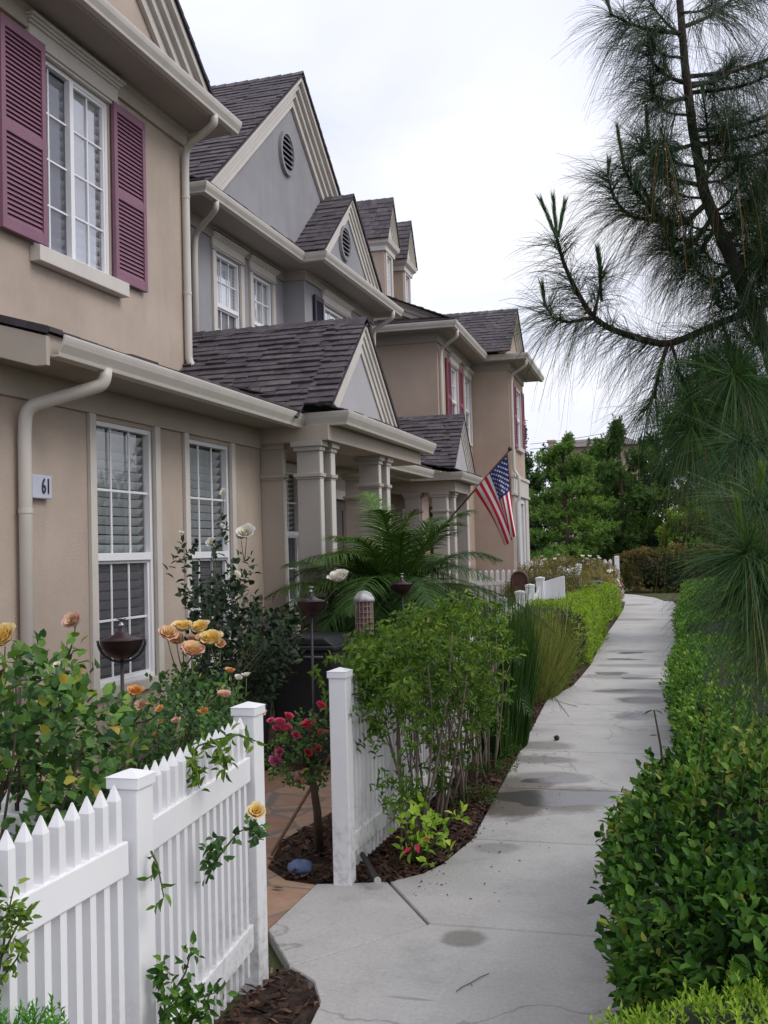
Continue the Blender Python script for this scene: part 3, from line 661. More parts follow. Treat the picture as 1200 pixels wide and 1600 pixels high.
# ------------------------------------------------------------------ ground, path, beds, patio
def conc():
    n = NT('concrete'); p = n.n('ShaderNodeBsdfPrincipled', Roughness=.75); p.inputs['Specular IOR Level'].default_value = .35
    tc = n.n('ShaderNodeNewGeometry'); pos = tc.outputs['Position']
    base = ramp(n, noise(n, .9, 6, .6, vec=pos), [(.25, (.37, .355, .34)), (.55, (.47, .455, .43)), (.8, (.53, .515, .485))])
    fine = ramp(n, noise(n, 55, 4, .7, vec=pos), [(.3, .86), (.7, 1.10)])
    c = mix_col(n, 1.0, base, fine, 'MULTIPLY')
    dark = ramp(n, noise(n, 3.2, 7, .78, vec=pos), [(.50, 1.0), (.66, .80), (.82, .55)])
    c = mix_col(n, .75, c, dark, 'MULTIPLY')
    sp_ = ramp(n, noise(n, 140, 3, .8, vec=pos), [(.66, 1.0), (.76, .55)]); c = mix_col(n, .6, c, sp_, 'MULTIPLY')
    vo = n.n('ShaderNodeTexVoronoi', Scale=.42, feature='DISTANCE_TO_EDGE'); wv = n.n('ShaderNodeTexNoise', Scale=2.2, Detail=5.0); n.l(pos, wv.inputs['Vector'])
    ad = n.n('ShaderNodeVectorMath', operation='MULTIPLY_ADD'); n.l(wv.outputs['Color'], ad.inputs[0]); ad.inputs[1].default_value = (.5, .5, .5); n.l(pos, ad.inputs[2]); n.l(ad.outputs[0], vo.inputs['Vector'])
    ck = ramp(n, vo.outputs['Distance'], [(0.0, .45), (.0035, 1.0)]); c = mix_col(n, .7, c, ck, 'MULTIPLY')
    wob = n.n('ShaderNodeTexNoise', Scale=5.0, Detail=6.0, Roughness=.65); n.l(pos, wob.inputs['Vector'])
    tot = None
    for (px, py, hw, hh, k) in STAINS:
        ce = at(px, py, z=0); e = at(px+hw, py, z=0); g = at(px, py+hh, z=0)
        rx = np.linalg.norm(e-ce); ry = np.linalg.norm(g-ce)
        s = n.n('ShaderNodeVectorMath', operation='SUBTRACT'); n.l(pos, s.inputs[0]); s.inputs[1].default_value = tuple(ce)
        q = n.n('ShaderNodeVectorMath', operation='DIVIDE'); n.l(s.outputs[0], q.inputs[0]); q.inputs[1].default_value = (rx, ry, 1)
        L = n.n('ShaderNodeVectorMath', operation='LENGTH'); n.l(q.outputs[0], L.inputs[0])
        a = n.n('ShaderNodeMath', operation='MULTIPLY_ADD'); n.l(wob.outputs['Fac'], a.inputs[0]); a.inputs[1].default_value = .9; n.l(L.outputs['Value'], a.inputs[2])
        mr = n.n('ShaderNodeMapRange', interpolation_type='SMOOTHSTEP'); n.l(a.outputs[0], mr.inputs[0])
        mr.inputs[1].default_value = 1.1; mr.inputs[2].default_value = 1.55; mr.inputs[3].default_value = k; mr.inputs[4].default_value = 0
        if tot is None: tot = mr.outputs[0]
        else:
            mx = n.n('ShaderNodeMath', operation='MAXIMUM'); n.l(tot, mx.inputs[0]); n.l(mr.outputs[0], mx.inputs[1]); tot = mx.outputs[0]
    c = mix_col(n, tot, c, (.115, .10, .078)); n.l(c, p.inputs['Base Color'])
    ro = n.n('ShaderNodeMapRange'); n.l(tot, ro.inputs[0]); ro.inputs[3].default_value = .78; ro.inputs[4].default_value = .5; n.l(ro.outputs[0], p.inputs['Roughness'])
    n.l(bump(n, noise(n, 90, 4, .7, vec=pos), .002), p.inputs['Normal']); n.l(p.outputs[0], n.out.inputs[0]); return n.m
STAINS = [(725, 1465, 42, 16, .62), (803, 1253, 72, 30, 1.0), (800, 1230, 82, 22, .85), (865, 1215, 68, 11, .55), (868, 1247, 118, 25, .75), (842, 1187, 60, 7, .6), (850, 1165, 48, 8, .55), (775, 1325, 45, 9, .4),
          (992, 1119, 38, 8, .6), (1002, 1094, 48, 7, .65), (985, 1080, 70, 5, .6), (965, 1057, 70, 5, .55), (985, 1040, 60, 3.5, .55), (985, 1018, 45, 3, .5), (985, 968, 45, 2.2, .5), (985, 945, 40, 1.6, .5), (640, 1560, 40, 2.5, .4)]
CONC = conc()
SOIL = mat_plain('soil', (.060, .043, .034), .95, .45, 9, 30, .02, .1)
GROUND = mat_plain('ground', (.07, .075, .035), .95, .35, .6, 20, .03, .1)
def water():
    n = NT('puddle water'); p = n.n('ShaderNodeBsdfPrincipled', Roughness=.03, IOR=1.5); p.inputs['Base Color'].default_value = (.30, .29, .28, 1)
    p.inputs['Specular IOR Level'].default_value = .8
    n.l(bump(n, noise(n, 5, 2), .004, .3), p.inputs['Normal']); n.l(p.outputs[0], n.out.inputs[0]); return n.m
WATER = mat_glass('puddle film', .62, (.80, .81, .85), 0, .01)
WATER.node_tree.nodes['Glossy BSDF'].inputs['Roughness'].default_value = .16
def inset(poly, d):
    P = [np.array(p, float) for p in poly]; n = len(P); A = sum(P[i][0]*P[(i+1) % n][1]-P[(i+1) % n][0]*P[i][1] for i in range(n)); sg = 1 if A > 0 else -1
    out = []
    for i in range(n):
        a, b, c = P[i-1], P[i], P[(i+1) % n]; d1 = (b-a)/np.linalg.norm(b-a); d2 = (c-b)/np.linalg.norm(c-b)
        n1 = np.array([-d1[1], d1[0]])*sg; n2 = np.array([-d2[1], d2[0]])*sg; q = (n1+n2)/(1+np.dot(n1, n2)); out.append(b+q*d)
    return out
MB().box(-400, 400, -60, 700, -1.2, -.045).build('ground', GROUND, None, origin=(0, 0, 0))
bpy.data.objects['ground']['kind'] = 'structure'
LP = [(-1.16, -2.5), (-1.24, .8), (-1.30, 2.5), (-1.34, 3.3), (-1.40, 3.68), (-1.49, 3.86), (-1.63, 3.97)]
RPT = []
def edge_l(y): return np.interp(y, [5.43, 5.94, 8.96, 11.2, 11.75, 12.4, 13.4, 15, 18.9, 24, 28, 32], [-1.38, -1.33, -1.54, -1.70, -1.74, -1.60, -1.60, -1.63, -1.84, -2.02, -2.18, -2.42])
def edge_r(y): return np.interp(y, [4.56, 6, 8, 10.9, 15, 18.9, 24, 28.5, 32], [-.30, -.25, -.29, -.37, -.50, -.60, -.64, -.72, -1.10])
slabs = [[(-1.88, 4.34), (-1.63, 3.97), (-1.22, 4.56), (-1.56, 5.10), (-1.68, 5.06), (-1.90, 4.99)],
         LP[:3]+[(-.18, 2.5), (.12, .9), (.45, -2.5)], LP[2:]+[(-1.22, 4.56), (-.30, 4.56), (-.28, 3.3), (-.18, 2.5)],
         [(-1.22, 4.56), (-.30, 4.56), (edge_r(5.94), 5.94), (-1.33, 5.94), (-1.38, 5.43), (-1.44, 5.25), (-1.56, 5.10)]]
st = [5.94, 7.25, 8.6, 9.9, 11.2, 12.6, 14.0, 15.5, 17.0, 18.6, 20.2, 22, 24, 26, 28, 30, 32]
for a, b in zip(st, st[1:]):
    ys = np.linspace(a, b, 4)
    slabs.append([(edge_r(a), a), (edge_r(ys[1]), ys[1]), (edge_r(ys[2]), ys[2]), (edge_r(b), b), (edge_l(b), b), (edge_l(ys[2]), ys[2]), (edge_l(ys[1]), ys[1]), (edge_l(a), a)])
far = [(-1.30, 32, -2.42, 32), (-1.7, 34.3, -2.8, 33.4), (-2.4, 36.4, -3.3, 34.9), (-3.4, 38.2, -4.1, 36.5), (-4.8, 39.6, -5.2, 37.9), (-7, 41, -7, 39.4), (-11, 42.5, -11, 40.9)]
for q, r in zip(far, far[1:]): slabs.append([(q[0], q[1]), (r[0], r[1]), (r[2], r[3]), (q[2], q[3])])
m = MB()
for s_ in slabs:
    a = inset(s_, .006); b = inset(s_, .011); n = len(s_)
    v = [(p[0], p[1], -.09) for p in a]+[(p[0], p[1], -.006) for p in a]+[(p[0], p[1], 0) for p in b]
    m.add(v, [tuple(range(2*n, 3*n))]+[(k*n+i, k*n+(i+1) % n, (k+1)*n+(i+1) % n, (k+1)*n+i) for k in (0, 1) for i in range(n)])
o = m.build('concrete_path', CONC, None, origin=(0, 0, 0)); o['kind'] = 'structure'
# puddles left by rain or sprinklers
m = MB()
for (px, py, hw, hh) in ((870, 1218, 50, 5.5), (872, 1247, 92, 14), (996, 1119, 22, 4.5), (1004, 1094, 36, 4), (1010, 1112, 20, 1.8), (990, 1079, 62, 2.4), (1000, 1060, 30, 2.0), (955, 1052, 30, 2.2), (975, 1030, 28, 1.6), (985, 1020, 22, 1.5)):
    c = at(px, py, z=.003); e = at(px+hw, py, z=.003)-c; g = at(px, py+hh, z=.003)-c; g2 = at(px, py-hh, z=.003)-c; n = 48; ph = random.random()*9
    pts = []
    for i in range(n):
        th = 2*math.pi*i/n; w = 1+.16*math.sin(2*th+ph)+.12*math.sin(3*th+2*ph)+.06*math.sin(5*th+ph*3)+.05*math.sin(9*th+ph)
        pts.append(tuple(c+e*math.cos(th)*w+(g*math.sin(th) if math.sin(th) > 0 else -g2*math.sin(th))*w))
    m.poly(pts)
o = m.build('puddle_water', WATER, None, recalc=False); o['kind'] = 'structure'
# planting beds
BEDS = {'front': [(-1.70, 5.06), (-1.56, 5.10), (-1.44, 5.25), (-1.38, 5.43), (-1.33, 5.94), (-1.54, 8.96), (-1.70, 11.2), (-1.75, 11.75), (-1.61, 12.4), (-1.61, 13.4), (-1.64, 15), (-1.85, 18.9), (-2.05, 24), (-2.19, 28), (-4, 28), (-3, 20), (-2.7, 14), (-2.0, 13), (-1.85, 12.5), (-1.85, 5.06)],
        'near': [(-1.26, -1), (-1.24, .8), (-1.30, 2.5), (-1.34, 3.3), (-1.40, 3.68), (-1.49, 3.86), (-1.63, 3.96), (-1.72, 3.9), (-1.62, 2.7), (-1.62, -1)],
        'rose': [(-1.90, 5.02), (-1.75, 5.06), (-1.80, 7.0), (-2.3, 6.4), (-2.35, 5.7), (-2.22, 5.2), (-2.05, 5.03)]}
m = MB()
for b in BEDS.values(): m.prism(b, 'z', -.2, -.022)
m.box(-4.1, -1.9, 1.2, 4.2, -.2, -.02); m.box(-4.1, -2.75, 4.2, 9.4, -.2, -.02)
m.box(-.3, 8, -2, 30, -.2, -.03)
o = m.build('planting_bed_soil', SOIL, None, origin=(0, 0, 0)); o['kind'] = 'structure'
def inside(p, poly):
    x, y = p; c = False; n = len(poly)
    for i in range(n):
        (x0, y0), (x1, y1) = poly[i], poly[i-1]
        if (y0 > y) != (y1 > y) and x < (x1-x0)*(y-y0)/(y1-y0)+x0: c = not c
    return c
MULCH = mat_tint('bark mulch', [(0, (.022, .014, .012)), (.5, (.075, .042, .030)), (.85, (.15, .085, .058)), (1, (.30, .20, .13))], .9, 0, .15)
V = []; Fq = []; T = []
rg = np.random.default_rng(3); RG_M = np.random.default_rng(4)
for nm, cnt in (('front', 5200), ('near', 1300), ('rose', 1000)):
    b = BEDS[nm]; lo = np.min(b, 0); hi = np.max(b, 0); hi[1] = min(hi[1], 14); k = 0
    while k < cnt:
        p = lo+(hi-lo)*rg.random(2)
        if nm == 'front': p[1] = lo[1]+(hi[1]-lo[1])*rg.random()**1.7
        if not inside(p, b): continue
        k += 1; a = rg.random()*6.28; L = rg.uniform(.012, .042); wd = rg.uniform(.004, .012); ti = rg.normal(0, .35, 2)
        u = np.array([math.cos(a), math.sin(a), ti[0]])*L; w = np.array([-math.sin(a), math.cos(a), ti[1]])*wd
        c = np.array([p[0], p[1], -.012+rg.random()*.02]); s = len(V)
        V += [c-u-w, c+u-w*.6, c+u*.9+w, c-u*.8+w, c+np.array([0, 0, .006])]; Fq += [(s, s+1, s+4), (s+1, s+2, s+4), (s+2, s+3, s+4), (s+3, s, s+4)]; T += [rg.beta(1.3, 2.2)]*5
for i in range(130):     # bits scattered on the concrete along its edge
    y = 4.9+9*RG_M.random()**1.6; x = (edge_l(y) if y > 5.4 else -1.42)+.02+.5*RG_M.random()**3.5; a = RG_M.random()*6.28; L = RG_M.uniform(.003, .010); u = np.array([math.cos(a), math.sin(a), 0])*L; w = np.array([-math.sin(a), math.cos(a), 0])*L*.45; c = np.array([x, y, .004]); s = len(V)
    V += [c-u-w, c+u-w*.6, c+u*.9+w, c-u*.8+w, c+np.array([0, 0, .004])]; Fq += [(s, s+1, s+4), (s+1, s+2, s+4), (s+2, s+3, s+4), (s+3, s, s+4)]; T += [RG_M.random()*.7]*5
o = arrays_mesh('bark_mulch', V, [np.array(Fq)], T, MULCH, smooth=False); tag(o, 'dark brown bark mulch covering the planting beds beside the path', 'mulch', kind='stuff')
# flagstone patio
def flag():
    n = NT('flagstone'); p = n.n('ShaderNodeBsdfPrincipled', Roughness=.75); pos = n.n('ShaderNodeNewGeometry').outputs['Position']
    v = n.n('ShaderNodeTexVoronoi', Scale=2.1, feature='F1'); n.l(pos, v.inputs['Vector'])
    e = n.n('ShaderNodeTexVoronoi', Scale=2.1, feature='DISTANCE_TO_EDGE'); n.l(pos, e.inputs['Vector'])
    sp = n.n('ShaderNodeSeparateColor'); n.l(v.outputs['Color'], sp.inputs[0])
    c = ramp(n, sp.outputs[0], [(0, (.30, .15, .10)), (.35, (.36, .21, .14)), (.7, (.42, .27, .18)), (1, (.36, .24, .18))])
    c = mix_col(n, .5, c, ramp(n, noise(n, 9, 5, .7, vec=pos), [(.3, .6), (.7, 1.2)]), 'MULTIPLY')
    g = ramp(n, e.outputs['Distance'], [(.012, 1.0), (.03, 0.0)])
    n.l(mix_col(n, g, c, (.20, .17, .14)), p.inputs['Base Color'])
    n.l(bump(n, noise(n, 16, 5, .6, vec=pos), .006), p.inputs['Normal']); n.l(p.outputs[0], n.out.inputs[0]); return n.m
o = MB().prism([(-1.90, 4.99), (-1.88, 4.34), (-1.95, 4.2), (-4.0, 4.2), (-4.0, 9.4), (-3.9, 13), (-2.0, 13), (-1.84, 9.4), (-1.84, 6.9), (-2.32, 6.4), (-2.37, 5.7), (-2.24, 5.2), (-2.07, 5.03), (-1.95, 5.0)], 'z', -.1, -.006).build('flagstone_patio', flag(), None, origin=(0, 0, 0))
o['kind'] = 'structure'

# ------------------------------------------------------------------ white picket fences
def post(par, x, y, h=1.045, w=.088):
    m = MB(); a = w/2; m.box(x-a, x+a, y-a, y+a, -.05, h-.05); o = m.build('post', WHITE, par, bevel=.004)
    c = MB(); b = a+.0065; z0 = h-.05
    c.box(x-b, x+b, y-b, y+b, z0, z0+.032)
    c.add([(x-b-.004, y-b-.004, z0+.032), (x+b+.004, y-b-.004, z0+.032), (x+b+.004, y+b+.004, z0+.032), (x-b-.004, y+b+.004, z0+.032), (x, y, z0+.05)], [(0,1,4), (1,2,4), (2,3,4), (3,0,4), (3,2,1,0)])
    c.build('post_cap', WHITE, o, bevel=.003); return o
def panel(par, a, b, ztop=1.01, zt=.80, zb=.17, pitch=.069, single=False, tops=None, z0=.045, pw=.0145, gap=.06):
    a, b = np.array([*a, 0.0]), np.array([*b, 0.0]); L = np.linalg.norm(b-a); d = (b-a)/L; n = np.array([-d[1], d[0], 0]); up = np.array([0, 0, 1.0])
    r = None
    for zc, h in ((zt, .046), (zb, .046)):
        m = MB(); m.obox((a+b)/2+up*zc, d*(L/2-gap), n*.0235, up*h); o = m.build('rail', WHITE, par, bevel=.004); r = r or o
    k = int((L-2*gap)/pitch); off = (L-k*pitch)/2+pitch/2; one = MB()
    for i in range(k):
        s = off+i*pitch; c = a+d*s; zt_ = (tops(s/L) if tops else ztop); m = one if single else MB()
        t = .0155; e = .042
        q = [c-d*pw-n*t, c+d*pw-n*t, c+d*pw+n*t, c-d*pw+n*t]
        v = [p+up*z0 for p in q]+[p+up*(zt_-e) for p in q]+[c+d*.003+up*zt_-n*.002, c+d*.003+up*zt_+n*.002, c-d*.003+up*zt_]
        m.add(v, [(3,2,1,0), (0,1,5,4), (1,2,6,5), (2,3,7,6), (3,0,4,7), (4,5,8), (5,6,9,8), (6,7,10,9), (7,4,8,10), (8,9,10)])
        if not single: m.build('picket', WHITE, par)
    if single: one.build('pickets', WHITE, par)
FN = thing('picket_fence', 'white vinyl picket fence at the lower left with two capped posts, roses growing behind it', 'fence', (-1.6, 2.74, 0), 'white picket fences')
post(FN, -1.585, 2.73, 1.012); post(FN, -1.715, 3.83); post(FN, -1.54, .95)
panel(FN, (-1.555, .95), (-1.585, 2.73), .985, .78, .17); panel(FN, (-1.585, 2.73), (-1.715, 3.83), 1.0, .80, .18)
FS = thing('picket_fence', 'white picket fence running toward the house, half hidden behind the yellow rose bush', 'fence', (-2.9, 3.15, 0), 'white picket fences')
post(FS, -4.0, 3.05, .90); panel(FS, (-4.0, 3.05), (-2.95, 3.05), .86, .74, .17); panel(FS, (-2.95, 3.05), (-2.05, 3.05), .86, .74, .17)
FC = thing('picket_fence', 'white picket fence beside the path covered by the leafy green shrub, square end post', 'fence', (-1.75, 7, 0), 'white picket fences')
for y_ in (5.03, 6.95, 8.85): post(FC, -1.76+.004*(y_-5), y_)
for a, b in ((5.03, 6.95), (6.95, 8.85)): panel(FC, (-1.76, a), (-1.75, b), single=True, pitch=.066)
FF = thing('picket_fence', 'white fence with stepped post caps beyond the tall reeds, solid end panel by the path', 'fence', (-2.55, 15.6, 0), 'white picket fences')
fp = [(-2.58, 13.7, 1.0), (-2.60, 15.2, 1.02), (-2.60, 16.1, 1.08), (-2.58, 17.0, 1.16)]
for x, y, h in fp: post(FF, x, y, h, .12)
for (x0, y0, h0), (x1, y1, h1) in zip(fp, fp[1:]):
    panel(FF, (x0, y0), (x1, y1), single=True, zt=.78, tops=lambda t, h0=h0, h1=h1: h0+(h1-h0)*t-.10-.10*math.sin(math.pi*t))
MB().prism([(-2.53, .08), (-2.20, .08), (-2.20, 1.16), (-2.24, 1.16), (-2.53, 1.08)], 'y', 17.0, 17.04).build('end_panel', WHITE, FF, bevel=.004)
FG = thing('picket_fence', 'white picket fence in front of the far tan house ground floor', 'fence', (-3.8, 22.5, 0), 'white picket fences')
panel(FG, (-5.2, 22.4), (-3.05, 22.6), 1.18, .9, .2, .12, True, None, .05, .035); post(FG, -3.0, 22.6, 1.22, .13); post(FG, -3.0, 25.8, 1.22, .13); panel(FG, (-3.0, 22.6), (-3.05, 25.8), 1.15, .9, .2, .14, True, None, .05, .035)
FD = thing('picket_fence', 'small white picket fence at the far bend of the path below the trees', 'fence', (-4.5, 35.5, 0), 'white picket fences')
panel(FD, (-6.2, 35.5), (-2.9, 35.5), 1.2, .9, .3, .17, True, None, .05, .05)
for x in (-6.2, -4.6, -2.9): post(FD, x, 35.5, 1.3, .14)

# ------------------------------------------------------------------ world and sun
def world():
    w = bpy.data.worlds.new('World'); scene.world = w; w.use_nodes = True; t = w.node_tree; t.nodes.clear()
    N = t.nodes.new; L = t.links.new
    out = N('ShaderNodeOutputWorld'); sky = N('ShaderNodeTexSky'); sky.sky_type = 'NISHITA'; sky.sun_disc = False
    sky.sun_elevation = R(44); sky.sun_rotation = R(SUN_ROT); sky.air_density = 1.5; sky.dust_density = 3
    b1 = N('ShaderNodeBackground'); b1.inputs[1].default_value = .09; L(sky.outputs[0], b1.inputs[0])
    tc = N('ShaderNodeTexCoord'); mp = N('ShaderNodeMapping'); mp.inputs['Scale'].default_value = (1, 1, 2.6); L(tc.outputs['Generated'], mp.inputs[0])
    nz = N('ShaderNodeTexNoise'); nz.inputs['Scale'].default_value = 2.1; nz.inputs['Detail'].default_value = 5; nz.inputs['Roughness'].default_value = .5; nz.inputs['Distortion'].default_value = .4; L(mp.outputs[0], nz.inputs['Vector'])
    rp = N('ShaderNodeValToRGB'); e = rp.color_ramp.elements
    e[0].position = .36; e[0].color = (.76, .80, 1.0, 1); e[1].position = .62; e[1].color = (.985, .99, 1.05, 1); L(nz.outputs['Fac'], rp.inputs[0])
    b2 = N('ShaderNodeBackground'); b2.inputs[1].default_value = SKY_STR; L(rp.outputs[0], b2.inputs[0])
    ms = N('ShaderNodeMixShader'); ms.inputs[0].default_value = .9; L(b1.outputs[0], ms.inputs[1]); L(b2.outputs[0], ms.inputs[2]); L(ms.outputs[0], out.inputs[0])
    sd = bpy.data.lights.new('sun', 'SUN'); sd.energy = 1.5; sd.angle = R(30); sd.color = (1, .96, .9)
    so = bpy.data.objects.new('sun', sd); COL.objects.link(so)
    el, az = R(44), R(SUN_AZ)
    d = Vector((math.cos(el)*math.sin(az), math.cos(el)*math.cos(az), math.sin(el)))
    so.rotation_euler = d.to_track_quat('Z', 'Y').to_euler(); so.location = (20, 0, 30)
SUN_AZ = 96; SUN_ROT = 96; SKY_STR = 1.16
world()
scene.view_settings.view_transform = 'Standard'; scene.view_settings.look = 'None'; scene.view_settings.exposure = 0; scene.view_settings.gamma = 1
scene.render.engine = 'CYCLES'; scene.cycles.use_denoising = True; scene.cycles.max_bounces = 6; scene.cycles.transparent_max_bounces = 12
# ------------------------------------------------------------------ plants: shared helpers
def unit(v): v = np.asarray(v, float); return v/(np.linalg.norm(v, axis=-1, keepdims=True)+1e-9)
RG = np.random.default_rng(21)
def leaf_mat(name, stops, rough=.55, transl=.25, spec=.2, tcol=None, gain=1.75): return mat_tint(name, [(p, (c[0]*gain, c[1]*gain, c[2]*gain*.75)) for p, c in stops], rough+.06, transl, spec*.7, tcol=tcol)
TPL_N = np.array([(0, 0, 0), (.3, -.46, .10), (.3, .46, .10), (.3, 0, 0), (.68, -.36, .06), (.68, .36, .06), (.68, 0, -.06), (1, 0, -.16)])
TF_N = ([(0, 3, 1), (0, 2, 3), (4, 6, 7), (6, 5, 7)], [(1, 3, 6, 4), (3, 2, 5, 6)])
TPL_F = np.array([(0, 0, 0), (.45, -.5, .10), (.45, .5, .10), (1, 0, -.14)])
TF_F = ([(0, 3, 1), (0, 2, 3)], [])
class Leaves:
    def __init__(s): s.V = []; s.F3 = []; s.F4 = []; s.T = []; s.n = 0
    def put(s, P, D, N, L, Wd, T, near=False):
        P = np.asarray(P, float); n = len(P)
        if n == 0: return s
        D = unit(D); S = unit(np.cross(D, N)); N = np.cross(S, D)
        tp, (f3, f4) = (TPL_N, TF_N) if near else (TPL_F, TF_F)
        L = np.broadcast_to(L, n)[:, None, None]; Wd = np.broadcast_to(Wd, n)[:, None, None]
        v = P[:, None]+D[:, None]*tp[None, :, :1]*L+S[:, None]*tp[None, :, 1:2]*Wd+N[:, None]*tp[None, :, 2:]*L
        k = len(tp); base = s.n+np.arange(n)[:, None, None]*k
        s.V.append(v.reshape(-1, 3)); s.T.append(np.repeat(np.clip(np.broadcast_to(T, n), 0, 1), k))
        s.F3.append((base+np.array(f3)[None]).reshape(-1, 3))
        if f4: s.F4.append((base+np.array(f4)[None]).reshape(-1, 4))
        s.n += n*k; return s
    def build(s, name, mat, parent=None, origin=None):
        fs = [np.concatenate(s.F3)]
        if s.F4: fs.append(np.concatenate(s.F4))
        return arrays_mesh(name, np.concatenate(s.V), fs, np.concatenate(s.T), mat, parent, origin)
def ribbons(P0, D, L, Wd, droop, T, seg=4, sideways=None, taper=.15):
    """curved tapering blades; returns V, quads, T"""
    n = len(P0); D = unit(D); L = np.broadcast_to(L, n); Wd = np.broadcast_to(Wd, n); droop = np.broadcast_to(droop, n)
    ax = RG.normal(size=(n, 3)) if sideways is None else sideways
    S = unit(np.cross(D, ax)); t = np.linspace(0, 1, seg+1)
    c = P0[:, None]+D[:, None]*(t[None, :, None]*L[:, None, None])
    c[:, :, 2] -= (t[None]**2)*(droop*L)[:, None]
    w = (Wd[:, None]*(1-(1-taper)*t[None]**1.5))[..., None]*S[:, None]*.5
    V = np.stack([c-w, c+w], 2).reshape(n, -1, 3); k = 2*(seg+1)
    q = np.array([(2*i, 2*i+1, 2*i+3, 2*i+2) for i in range(seg)]); F_ = (np.arange(n)[:, None, None]*k+q[None]).reshape(-1, 4)
    return V.reshape(-1, 3), F_, np.repeat(np.broadcast_to(T, n), k)
class Rib:
    def __init__(s): s.V = []; s.F = []; s.T = []; s.n = 0
    def put(s, *a, **k):
        V, F_, T = ribbons(*a, **k); s.V.append(V); s.F.append(F_+s.n); s.T.append(T); s.n += len(V); return s
    def build(s, name, mat, parent=None, origin=None): return arrays_mesh(name, np.concatenate(s.V), [np.concatenate(s.F)], np.clip(np.concatenate(s.T), 0, 1), mat, parent, origin)
def perp(D):
    a = np.where(np.abs(D[:, 2:3]) < .9, np.array([[0, 0, 1.0]]), np.array([[1.0, 0, 0]])); u = unit(np.cross(D, a)); return u, np.cross(D, u)
def shoots(lv, tips, dirs, k, sl, L, Wd, tmean, tsd, near=False, spread=1.0, up=.35):
    """leafy shoots: k leaves set in turning pairs along the last sl metres of each shoot"""
    n = len(tips); dirs = unit(dirs); u, w = perp(dirs); ph = RG.random(n)*6.28
    tm = np.broadcast_to(tmean, n)
    for i in range(k):
        f = i/max(1, k-1); a = ph+i*2.4+RG.normal(0, .3, n); r = u*np.cos(a)[:, None]+w*np.sin(a)[:, None]
        an = spread*(1.15-.75*f)+RG.normal(0, .18, n)
        d = dirs*np.cos(an)[:, None]+r*np.sin(an)[:, None]+RG.normal(0, .12, (n, 3))
        P = tips-dirs*(sl*(1-f))[..., None] if np.ndim(sl) else tips-dirs*sl*(1-f)
        sc = RG.uniform(.75, 1.15, n)*(1-.25*f)
        N = dirs*1.0+np.array([0, 0, up])+RG.normal(0, .25, (n, 3))
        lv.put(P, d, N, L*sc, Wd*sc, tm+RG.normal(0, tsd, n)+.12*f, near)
def box_surface(n, a, b, c, e=4.0, bottom=False):
    """points and normals spread over a super-ellipsoid of half sizes a, b, c"""
    ar = np.array([b*c, b*c, a*c, a*c, a*b, a*b*(.3 if bottom else 0.0)]); f = RG.choice(6, n, p=ar/ar.sum()); q = RG.uniform(-1, 1, (n, 3))
    for i, (ax, sg) in enumerate(((0, 1), (0, -1), (1, 1), (1, -1), (2, 1), (2, -1))): q[f == i, ax] = sg
    r = (np.abs(q)**e).sum(1)**(1/e); q = q/r[:, None]; N = np.sign(q)*np.abs(q)**(e-1)/np.array([a, b, c])
    return q*np.array([a, b, c]), unit(N)
def lump(P, s1, amp, ph=0.0):
    return amp*(np.sin(P[:, 0]*s1+ph)*np.cos(P[:, 1]*s1*.83+ph*2)+.6*np.sin(P[:, 1]*s1*1.7+P[:, 2]*s1*1.4+ph)+.4*np.cos(P[:, 0]*s1*2.3+P[:, 2]*s1*1.9))
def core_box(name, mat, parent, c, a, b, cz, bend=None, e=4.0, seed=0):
    """solid core inside a hedge, painted dark for the shade between the leaves"""
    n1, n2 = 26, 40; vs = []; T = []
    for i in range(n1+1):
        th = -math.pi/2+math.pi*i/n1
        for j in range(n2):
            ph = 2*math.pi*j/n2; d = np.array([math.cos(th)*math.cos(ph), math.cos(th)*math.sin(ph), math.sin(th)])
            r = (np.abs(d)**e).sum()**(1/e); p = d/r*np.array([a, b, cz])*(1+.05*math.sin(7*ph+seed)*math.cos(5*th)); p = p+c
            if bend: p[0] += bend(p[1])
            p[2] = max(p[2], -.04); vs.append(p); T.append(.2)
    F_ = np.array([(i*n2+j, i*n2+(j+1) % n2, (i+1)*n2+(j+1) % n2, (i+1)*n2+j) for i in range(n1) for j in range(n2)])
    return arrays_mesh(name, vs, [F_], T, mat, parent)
TWIG = mat_plain('brown twig', (.075, .05, .035), .85, .25, 12)
TWIGP = mat_plain('pale woody stem', (.16, .125, .10), .85, .25, 12)
GSTEM = mat_plain('green stem', (.07, .10, .03), .6, .2, 8)
INNER = mat_plain('hedge inside', (.012, .018, .008), .95, .4, 8)  # near-black colour stands for the shade deep in the foliage
L_PRIVET = leaf_mat('privet leaf', [(0, (.005, .016, .004)), (.35, (.014, .046, .008)), (.7, (.040, .100, .015)), (.95, (.085, .165, .028)), (1, (.16, .17, .04))], .45, .14, .3, gain=1.6)
L_HEDGE = leaf_mat('hedge leaf', [(0, (.010, .032, .007)), (.45, (.036, .098, .015)), (.8, (.090, .180, .028)), (1, (.17, .26, .05))], .48, .22, .3, gain=1.55)
L_LIME = leaf_mat('lime box leaf', [(0, (.035, .070, .010)), (.5, (.105, .185, .022)), (1, (.22, .30, .045))], .5, .28, .3, gain=1.75)
L_ROSE = leaf_mat('rose leaf', [(0, (.010, .030, .014)), (.5, (.035, .085, .026)), (.82, (.085, .16, .035)), (.93, (.19, .20, .04)), (1, (.26, .19, .04))], .4, .2, .45)
L_DARK = leaf_mat('dark rose leaf', [(0, (.007, .016, .010)), (.6, (.018, .040, .020)), (1, (.05, .09, .035))], .42, .12, .4, gain=1.05)
L_NAND = leaf_mat('shrub leaf', [(0, (.014, .036, .008)), (.45, (.050, .100, .016)), (.85, (.135, .195, .034)), (1, (.24, .17, .05))], .42, .3, .4)
